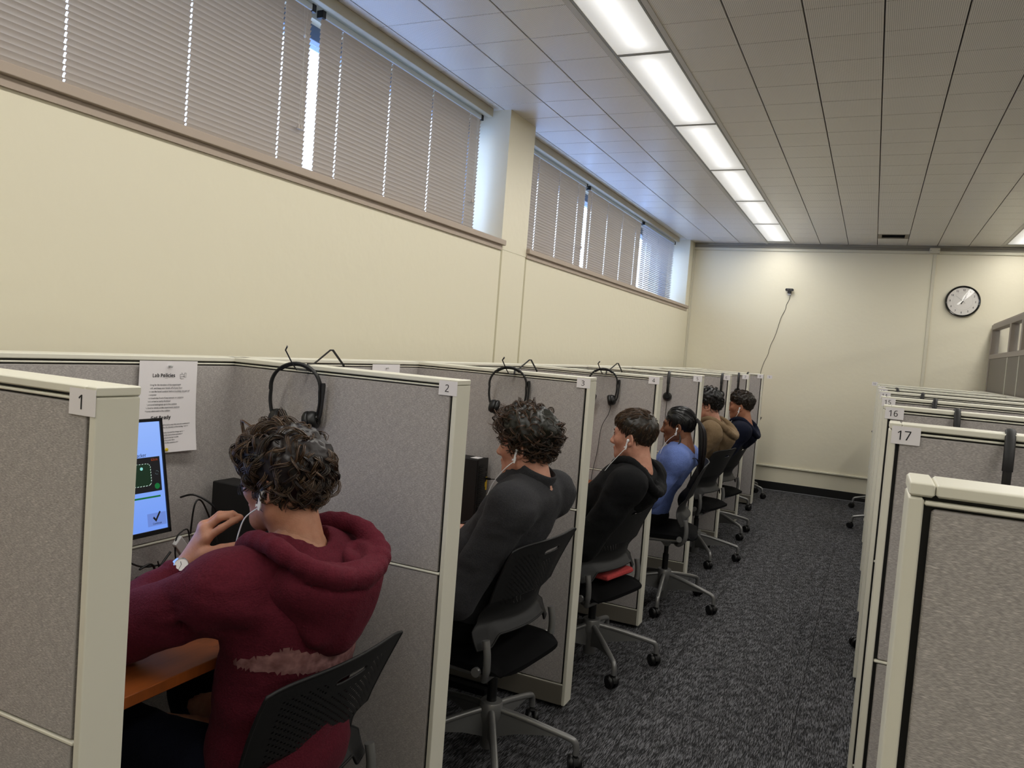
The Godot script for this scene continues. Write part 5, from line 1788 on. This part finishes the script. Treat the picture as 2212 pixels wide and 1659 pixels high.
func earphone(label: String, at: Vector3, yaw: float, hd: Vector3, tn: Vector3, path: Array, sc := 1.0):
	# white bud in the left ear with a clip on its lead
	var t := thing("earphone", label, "earphone", at, yaw, "white wired earphones")
	var x := Transform3D(Basis.from_euler(tn).scaled(Vector3.ONE * sc), hd)
	var wm: Material = M["white plastic"]
	var b := MB.new(); b.xf = x
	b.ball(Vector3(0.004, -0.014, 0.084), Vector3(0.0075, 0.008, 0.006), 12, 8)
	b.tube([Vector3(0.003, -0.016, 0.087), Vector3(-0.002, -0.034, 0.0875), Vector3(-0.005, -0.046, 0.086)], [0.0042, 0.0036, 0.0028], 8)
	put("bud", b, wm, t)
	b = MB.new(); b.xf = x * Transform3D(Basis(Vector3(0, 0, 1), -0.35), Vector3(-0.0035, -0.045, 0.0885))
	b.extrude(PackedVector2Array([Vector2(-0.007, -0.008), Vector2(-0.0085, -0.001), Vector2(-0.003, 0.001), Vector2(-0.004, 0.010), Vector2(0.004, 0.010), Vector2(0.006, -0.001), Vector2(0.0055, -0.012), Vector2(0.001, -0.012), Vector2(0.0, -0.006), Vector2(-0.004, -0.004)]), -0.002, 0.002)
	put("clip", b, wm, t)
	b = MB.new()
	var p := [x * Vector3(-0.003, -0.050, 0.0875)]
	for q in path: p.append(q)
	b.tube(spline(p, 6), 0.0017, 6)
	put("lead", b, wm, t)
func build_people():
	folds = FastNoiseLite.new(); folds.seed = 4; folds.frequency = 7.0; folds.fractal_octaves = 3; folds.fractal_gain = 0.45
	head_mb = make_head()
	var V := func(x: float, y: float, z: float): return Vector3(x, y, z)
	var down := [Vector3(-0.75, -0.2, 0).normalized(), Vector3(0.2, -0.97, 0).normalized()]
	# 1: maroon hoodie, chin on hand
	var a1 := Vector3(-1.235, 0, -1.475)
	var w1: Vector3 = Vector3(-1.470, 0.938, -1.375) - a1
	var M1 := func(x: float, y: float, z: float): return Vector3(x, y, z) - a1
	var grip := {"wr": w1, "mcp": [M1.call(-1.432, 1.010, -1.394), M1.call(-1.446, 1.027, -1.403), M1.call(-1.462, 1.030, -1.416), M1.call(-1.476, 1.022, -1.430)],
		"tips": [[M1.call(-1.404, 1.036, -1.412), M1.call(-1.386, 1.053, -1.430), M1.call(-1.374, 1.062, -1.446)],
			[M1.call(-1.420, 1.058, -1.420), M1.call(-1.398, 1.064, -1.440), M1.call(-1.386, 1.060, -1.456)],
			[M1.call(-1.438, 1.060, -1.440), M1.call(-1.416, 1.062, -1.460), M1.call(-1.404, 1.052, -1.474)],
			[M1.call(-1.458, 1.046, -1.454), M1.call(-1.438, 1.046, -1.474), M1.call(-1.426, 1.036, -1.486)]],
		"thumb": [M1.call(-1.428, 0.972, -1.388), M1.call(-1.390, 0.990, -1.402), M1.call(-1.350, 1.004, -1.424)]}
	var sk1 := skin("warm skin", S(0.74, 0.54, 0.43))
	var sk2 := skin("light skin", S(0.80, 0.60, 0.51))
	var sk3 := skin("olive skin", S(0.68, 0.48, 0.37))
	var sk4 := skin("brown skin", S(0.50, 0.335, 0.24))
	var curls := {"seed": 31, "line": [0.070, 0.060, 0.020, -0.012, -0.040, -0.075, -0.100], "lump": 0.035, "top": 0.030, "side": 0.013, "fringe": 0.016, "locks": 300, "strands": 7, "points": 18, "len_top": 0.105, "len_side": 0.055, "curl": 0.0125, "turns": 1.35, "swirl": 1.5, "droop": 0.008, "fly": 0.05, "spread": 0.0042, "thick": 0.00125, "dark": lin(0.085, 0.062, 0.05), "light": lin(0.36, 0.27, 0.19), "sweep": Vector3(-1, 0.1, 0.35), "sweep_amount": 0.7}
	var p1 := person("young man with wavy dark brown hair in a maroon hoodie, hand raised to his mouth", a1, 0.0, {
		"hip": V.call(0.0, 0.49, 0), "neck": V.call(0.030, 1.030, 0.0), "head": V.call(-0.035, 1.165, 0.0), "turn": Vector3(0, 0.04, 0.10),
		"shl": M1.call(-1.262, 0.940, -1.285), "shr": V.call(0.02, 0.930, -0.195),
		"elbows": [M1.call(-1.530, 0.800, -1.195), V.call(-0.26, 0.79, -0.22)], "wrists": [w1, V.call(-0.45, 0.80, -0.05)],
		"hands": [grip, [Vector3(-0.9, 0, 0.3).normalized(), Vector3(0, -1, 0), 1.0]], "fine_hand": 0,
		"skin": sk1, "garment": "hoodie", "cloth": fleece("maroon fleece", S(0.36, 0.115, 0.165), 0.9, 0.7), "pants": fleece("dark denim", S(0.075, 0.085, 0.14), 0.85, 0.5), "loose": 1.05, "cell": 0.0095, "wrinkle": 0.008, "hood": 1.12, "hood_cell": 0.0062, "neckhole": 0.07, "cuff": 0.036,
		"creases": [[M1.call(-1.44, 0.86, -1.235), M1.call(-1.47, 0.77, -1.15), 0.010, 0.03, true], [M1.call(-1.32, 0.96, -1.24), M1.call(-1.29, 0.80, -1.20), 0.008, 0.05, true], [M1.call(-1.20, 0.86, -1.24), M1.call(-1.10, 0.74, -1.30), 0.012, 0.06, true]],
		"hair": curls})
	back_print(p1)
	wristwatch(a1 + w1, (M1.call(-1.470, 0.938, -1.375) - M1.call(-1.530, 0.800, -1.195)).normalized())
	earphone("white earphone in the ear of the man in the maroon hoodie", a1, 0.0, V.call(-0.035, 1.165, 0.0), Vector3(0, 0.04, 0.10), [V.call(-0.066, 1.085, 0.092), V.call(-0.082, 1.045, 0.094), V.call(-0.092, 0.99, 0.098), V.call(-0.10, 0.965, 0.12)])
	# 2: charcoal fleece
	var a2 := Vector3(-1.205, 0, -2.575)
	var c2 := curls.duplicate()
	c2.merge({"seed": 47, "top": 0.034, "side": 0.012, "fringe": 0.018, "locks": 400, "strands": 4, "points": 20, "len_top": 0.085, "len_side": 0.060, "curl": 0.0115, "turns": 2.1, "swirl": 2.2, "fly": 0.16, "spread": 0.0026, "thick": 0.0010, "dark": lin(0.075, 0.055, 0.045), "light": lin(0.34, 0.24, 0.16), "droop": 0.004, "sweep": Vector3(-1, 0.3, 0.1), "sweep_amount": 0.5}, true)
	person("young man with tight brown curls in a charcoal fleece pullover, seated at desk 2", a2, 0.0, {
		"belly": -0.04, "hip": V.call(-0.085, 0.545, 0), "neck": V.call(0.135, 1.055, 0), "head": V.call(0.092, 1.178, 0), "turn": Vector3(0, -0.05, 0.06),
		"elbows": [V.call(-0.0, 0.665, 0.275), V.call(-0.09, 0.76, -0.25)], "wrists": [V.call(-0.20, 0.625, 0.21), V.call(-0.245, 0.785, -0.115)],
		"hands": [[Vector3(-0.95, -0.2, -0.1).normalized(), Vector3(0, -1, 0), -1.0], [Vector3(-0.9, -0.2, 0.3).normalized(), Vector3(-0.1, -1, 0).normalized(), 1.0]],
		"skin": sk2, "garment": "fleece_pullover", "cloth": fleece("charcoal fleece", S(0.215, 0.215, 0.225), 0.92, 0.5), "pants": fleece("black cotton", S(0.045, 0.045, 0.05), 0.9, 0.4), "wrinkle": 0.007, "cell": 0.0105, "collar": 1.0, "neckhole": 0.066,
		"creases": [[V.call(0.16, 0.93, 0.205), V.call(0.05, 0.80, 0.20), 0.012, 0.04, true], [V.call(0.20, 0.88, 0.15), V.call(0.26, 0.95, -0.05), 0.010, 0.06, true]], "hair": c2})
	earphone("white earphone in the ear of the curly-haired man in fleece", a2, 0.0, V.call(0.092, 1.178, 0), Vector3(0, -0.05, 0.06), [V.call(0.055, 1.095, 0.098), V.call(0.01, 1.04, 0.085), V.call(-0.012, 0.985, 0.085), V.call(-0.01, 0.95, 0.11)])
	# 3: black hoodie
	var a3 := Vector3(-1.20, 0, -3.66)
	var short := {"seed": 63, "line": [0.066, 0.058, 0.028, -0.022, -0.030, -0.066, -0.094], "lump": 0.03, "top": 0.020, "side": 0.0045, "fringe": 0.008, "locks": 650, "strands": 5, "points": 7, "len_top": 0.050, "len_side": 0.026, "curl": 0.0014, "turns": 0.5, "swirl": 0.7, "droop": 0.0, "fly": 0.03, "spread": 0.0030, "thick": 0.0011, "dark": lin(0.13, 0.095, 0.07), "light": lin(0.36, 0.27, 0.19), "sweep": Vector3(-1, 0.2, 0.0), "sweep_amount": 0.75}
	person("young man with short straight brown hair in a black hoodie, seated at desk 3", a3, 0.0, {
		"belly": -0.045, "hip": V.call(-0.10, 0.53, 0), "neck": V.call(0.220, 1.000, 0), "head": V.call(0.180, 1.138, 0), "turn": Vector3(0, -0.10, 0.02),
		"elbows": [V.call(0.06, 0.63, 0.26), V.call(0.0, 0.66, -0.25)], "wrists": [V.call(-0.16, 0.60, 0.18), V.call(-0.22, 0.63, -0.15)],
		"hands": [[down[0], down[1], -1.0], [down[0], down[1], 1.0]],
		"skin": sk2, "garment": "hoodie", "cloth": fleece("black fleece", S(0.082, 0.084, 0.09), 0.9, 0.45), "pants": M["black cotton"], "hood": 0.92, "neckhole": 0.066, "wrinkle": 0.007, "hair": short,
		"creases": [[V.call(0.22, 0.86, 0.20), V.call(0.10, 0.74, 0.21), 0.010, 0.04, true]]})
	earphone("white earphone in the ear of the man in the black hoodie", a3, 0.0, V.call(0.180, 1.138, 0), Vector3(0, -0.10, 0.02), [V.call(0.135, 1.045, 0.095), V.call(0.09, 0.985, 0.10), V.call(0.065, 0.93, 0.12), V.call(0.06, 0.90, 0.14)])
	var b := MB.new()
	b.box(Vector3(0, 0, 0), Vector3(0.16, 0.030, 0.26), 0.012)
	tag(put("shirt_hem", b, fleece("salmon jersey", S(0.78, 0.30, 0.30), 0.85, 0.4), self, Transform3D(Basis(Vector3.UP, -0.23), Vector3(-1.105, 0.452, -3.69))), "salmon pink shirt tail bunched on the seat under the black hoodie", "shirt")
	# 4: blue sweatshirt, ponytail
	var a4 := Vector3(-1.14, 0, -4.82)
	var sleek := {"seed": 71, "line": [0.072, 0.060, 0.022, -0.006, -0.030, -0.064, -0.090], "lump": 0.02, "top": 0.010, "side": 0.006, "fringe": 0.004, "locks": 420, "strands": 5, "points": 12, "len_top": 0.12, "len_side": 0.085, "curl": 0.0008, "turns": 0.4, "swirl": 0.0, "droop": 0.0, "fly": 0.01, "spread": 0.003, "thick": 0.0012, "dark": lin(0.035, 0.032, 0.035), "light": lin(0.10, 0.085, 0.08), "sweep": Vector3(1, 0.1, 0.0), "sweep_amount": 1.0}
	var p4 := person("young woman with a long black ponytail in a periwinkle blue sweatshirt, seated at desk 4", a4, 0.0, {
		"belly": -0.03, "hip": V.call(-0.075, 0.56, 0), "neck": V.call(0.110, 0.985, 0), "head": V.call(0.075, 1.112, 0), "turn": Vector3(0, 0.05, 0.10), "scale": 0.94, "wide": 0.160, "loose": 0.90,
		"elbows": [V.call(0.00, 0.68, 0.225), V.call(-0.03, 0.69, -0.22)], "wrists": [V.call(-0.20, 0.62, 0.15), V.call(-0.22, 0.64, -0.12)],
		"hands": [[down[0], down[1], -1.0], [down[0], down[1], 1.0]],
		"skin": sk4, "garment": "sweatshirt", "cloth": fleece("periwinkle fleece", S(0.42, 0.50, 0.74), 0.9, 0.5), "pants": M["black cotton"], "neckhole": 0.060, "wrinkle": 0.008, "hair": sleek})
	var tail := MB.new()
	tail.tinted = true
	var rg := RandomNumberGenerator.new(); rg.seed = 8
	for k in 420:
		var u := Vector3(0, rg.randf_range(-1, 1), rg.randf_range(-1, 1))
		if u.length() > 1.0: continue
		var side: float = 1.0 if k % 5 else -1.0
		var e := u * 0.013
		var q := [Vector3(0.165, 1.150, 0) + e, Vector3(0.190, 1.155, 0) + e * 1.0, Vector3(0.222, 1.10, 0.005) + Vector3(u.y * 0.022, 0, u.z * 0.026), Vector3(0.235, 1.0, 0.012) + Vector3(u.y * 0.024, 0, u.z * 0.034), Vector3(0.236, 0.92, 0.014) + Vector3(u.y * 0.018, rg.randf_range(-0.02, 0.02), u.z * 0.030), Vector3(0.232, 0.845 + rg.randf_range(-0.04, 0.05), 0.014) + Vector3(u.y * 0.008, 0, u.z * 0.016)]
		if k % 6 == 0:  # strands fallen forward over the shoulder
			q = [Vector3(0.10, 1.07, 0.06 + u.z * 0.01), Vector3(0.11, 1.02, 0.085 + u.z * 0.02), Vector3(0.09 + u.y * 0.03, 0.96, 0.115 + u.z * 0.02), Vector3(0.14 + u.y * 0.03, 0.92, 0.10), Vector3(0.205, 0.93, 0.05), Vector3(0.222, 0.90, 0.03)]
		tail.col = lin(0.035, 0.032, 0.035).lerp(lin(0.11, 0.09, 0.085), rg.randf())
		tail.tube(spline(q, 4), 0.0016, 3, false)
	put("ponytail", tail, M["hair"], p4)
	b = MB.new(); b.xf = Transform3D(Basis(Vector3(0, 0, 1), -1.2), Vector3(0.172, 1.152, 0))
	b.lathe([Vector2(0.013, -0.006), Vector2(0.017, -0.004), Vector2(0.018, 0.0), Vector2(0.017, 0.004), Vector2(0.013, 0.006)], 18)
	put("hair_tie", b, M["gloss black plastic"], p4)
	earphone("white earphone in the ear of the woman in blue", a4, 0.0, V.call(0.075, 1.112, 0), Vector3(0, 0.05, 0.10), [V.call(0.042, 1.03, 0.088), V.call(0.012, 0.985, 0.09), V.call(0.0, 0.94, 0.11), V.call(0.0, 0.90, 0.12)], 0.94)
	# 5: tan hoodie
	var a5 := Vector3(-1.165, 0, -6.04)
	var c5 := curls.duplicate()
	c5.merge({"seed": 83, "top": 0.024, "side": 0.010, "fringe": 0.008, "locks": 240, "strands": 5, "points": 14, "len_top": 0.06, "len_side": 0.045, "curl": 0.008, "turns": 1.6, "dark": lin(0.045, 0.038, 0.034), "light": lin(0.16, 0.125, 0.10), "fly": 0.05}, true)
	person("man with short dark curls in a tan hoodie, seated at desk 5", a5, 0.0, {
		"belly": -0.03, "hip": V.call(-0.07, 0.54, 0), "neck": V.call(0.110, 1.065, 0), "head": V.call(0.035, 1.190, 0), "turn": Vector3(0, 0.10, 0.12),
		"elbows": [V.call(-0.06, 0.72, 0.28), V.call(-0.06, 0.72, -0.28)], "wrists": [V.call(-0.28, 0.78, 0.20), V.call(-0.30, 0.78, -0.15)],
		"hands": [[Vector3(-1, 0, 0), Vector3(0, -1, 0), -1.0], [Vector3(-1, 0, 0), Vector3(0, -1, 0), 1.0]],
		"skin": sk2, "garment": "hoodie", "cloth": fleece("tan fleece", S(0.50, 0.42, 0.32), 0.9, 0.4), "pants": M["black cotton"], "hood": 1.05, "neckhole": 0.068, "loose": 1.07, "wrinkle": 0.008, "wide": 0.195, "hair": c5})
	# 6: navy hoodie
	var a6 := Vector3(-1.19, 0, -7.09)
	var c6 := short.duplicate()
	c6.merge({"seed": 97, "top": 0.024, "side": 0.003, "line": [0.066, 0.058, 0.032, -0.012, -0.014, -0.045, -0.062], "dark": lin(0.085, 0.06, 0.045), "light": lin(0.24, 0.175, 0.12), "len_side": 0.018, "len_top": 0.055, "curl": 0.004, "turns": 0.8}, true)
	person("young man with short brown hair faded at the sides in a navy hoodie, seated at desk 6", a6, 0.0, {
		"belly": -0.045, "hip": V.call(-0.095, 0.52, 0), "neck": V.call(0.205, 1.010, 0), "head": V.call(0.160, 1.148, 0), "turn": Vector3(0, -0.04, 0.05),
		"elbows": [V.call(0.05, 0.66, 0.26), V.call(0.0, 0.68, -0.25)], "wrists": [V.call(-0.16, 0.62, 0.18), V.call(-0.2, 0.65, -0.15)],
		"hands": [[down[0], down[1], -1.0], [down[0], down[1], 1.0]],
		"skin": sk3, "garment": "hoodie", "cloth": fleece("navy fleece", S(0.085, 0.10, 0.165), 0.9, 0.4), "pants": M["black cotton"], "hood": 0.95, "neckhole": 0.066, "wrinkle": 0.007, "hair": c6})
	earphone("white earphone in the ear of the man in the navy hoodie", a6, 0.0, V.call(0.160, 1.148, 0), Vector3(0, -0.04, 0.05), [V.call(0.14, 1.06, 0.095), V.call(0.10, 1.01, 0.09), V.call(0.07, 0.98, 0.10), V.call(0.05, 0.94, 0.13)])

# worn pinkish print across the back of the maroon hoodie: the cloth's own triangles, lifted a millimetre
func back_print(p: Node3D):
	var cloth: MeshInstance3D = p.get_node("hoodie")
	var a := cloth.mesh.surface_get_arrays(0)
	var v: PackedVector3Array = a[Mesh.ARRAY_VERTEX]
	var n: PackedVector3Array = a[Mesh.ARRAY_NORMAL]
	var ix: PackedInt32Array = a[Mesh.ARRAY_INDEX]
	var poly := PackedVector2Array()
	for q in [[-1.560, 0.905], [-1.568, 0.836], [-1.535, 0.800], [-1.469, 0.790], [-1.403, 0.802], [-1.336, 0.832], [-1.294, 0.805], [-1.270, 0.785], [-1.40, 0.755], [-1.518, 0.735], [-1.605, 0.745], [-1.61, 0.845]]: poly.append(Vector2(q[0] + 1.475, q[1]))
	var b := MB.new()
	for i in range(0, ix.size(), 3):
		var c := (v[ix[i]] + v[ix[i + 1]] + v[ix[i + 2]]) / 3.0
		if n[ix[i]].x < 0.1 or not Geometry2D.is_point_in_polygon(Vector2(c.z, c.y), poly): continue
		var w := []
		for k in 3: w.append(b.vert(v[ix[i + k]] + n[ix[i + k]] * 0.0012, n[ix[i + k]]))
		b.tri(w[0], w[1], w[2])
	if b.ix.size():
		var m := mat("worn print", S(0.62, 0.47, 0.46), 0.85, 0, 0.2)
		m.albedo_texture = noise_tex(0.03, Color(0.62, 0.55, 0.55), Color(1, 1, 1), 256, 5)
		tri_map(m, 5.0)
		put("print", b, m, cloth)

func wristwatch(wr: Vector3, dir: Vector3):
	var out := (Vector3(0.35, 0.25, 0.9)).slide(dir).normalized()
	var t := thing("wristwatch", "steel wristwatch on the raised wrist above the maroon cuff", "watch", wr - dir * 0.012)
	t.basis = Basis(out.cross(dir) * -1.0, dir, out).orthonormalized()
	var b := MB.new()
	b.lathe([Vector2(0.0285, -0.008), Vector2(0.0315, -0.008), Vector2(0.032, 0.0), Vector2(0.0315, 0.008), Vector2(0.0285, 0.008)], 28)
	put("bracelet", b, M["chrome"], t)
	var fx := Transform3D(Basis(Vector3.RIGHT, PI / 2), Vector3(0, 0, 0.030))
	b = MB.new(); b.xf = fx; b.lathe([Vector2(0.017, -0.002), Vector2(0.018, 0.002), Vector2(0.0175, 0.007), Vector2(0.0155, 0.0085), Vector2(0.015, 0.007)], 28)
	put("case", b, M["chrome"], t)
	b = MB.new(); b.xf = fx; b.lathe([Vector2(0.0152, 0.0068), Vector2(0, 0.0068)], 28)
	put("dial", b, M["clock dial"], t)
	b = MB.new(); b.tube([Vector3(0, 0, 0.0373), Vector3(-0.007, 0.004, 0.0373)], 0.0006, 4); b.tube([Vector3(0, 0, 0.0373), Vector3(0.004, -0.010, 0.0373)], 0.0005, 4)
	put("hands", b, M["print ink"], t)
const SKY_E := 9.0
const EXPO := 1.0
const LENS_E := 1.15
const LIGHT_E := 1.05

func _ready():
	setup_view()
	make_materials()
	build_room()
	build_ceiling()
	build_lights()
	build_windows()
	build_partitions()
	build_wall_things()
	build_chairs()
	build_headsets()
	tex.wood = FastNoiseLite.new()
	build_desks()
	build_station_one()
	build_people()
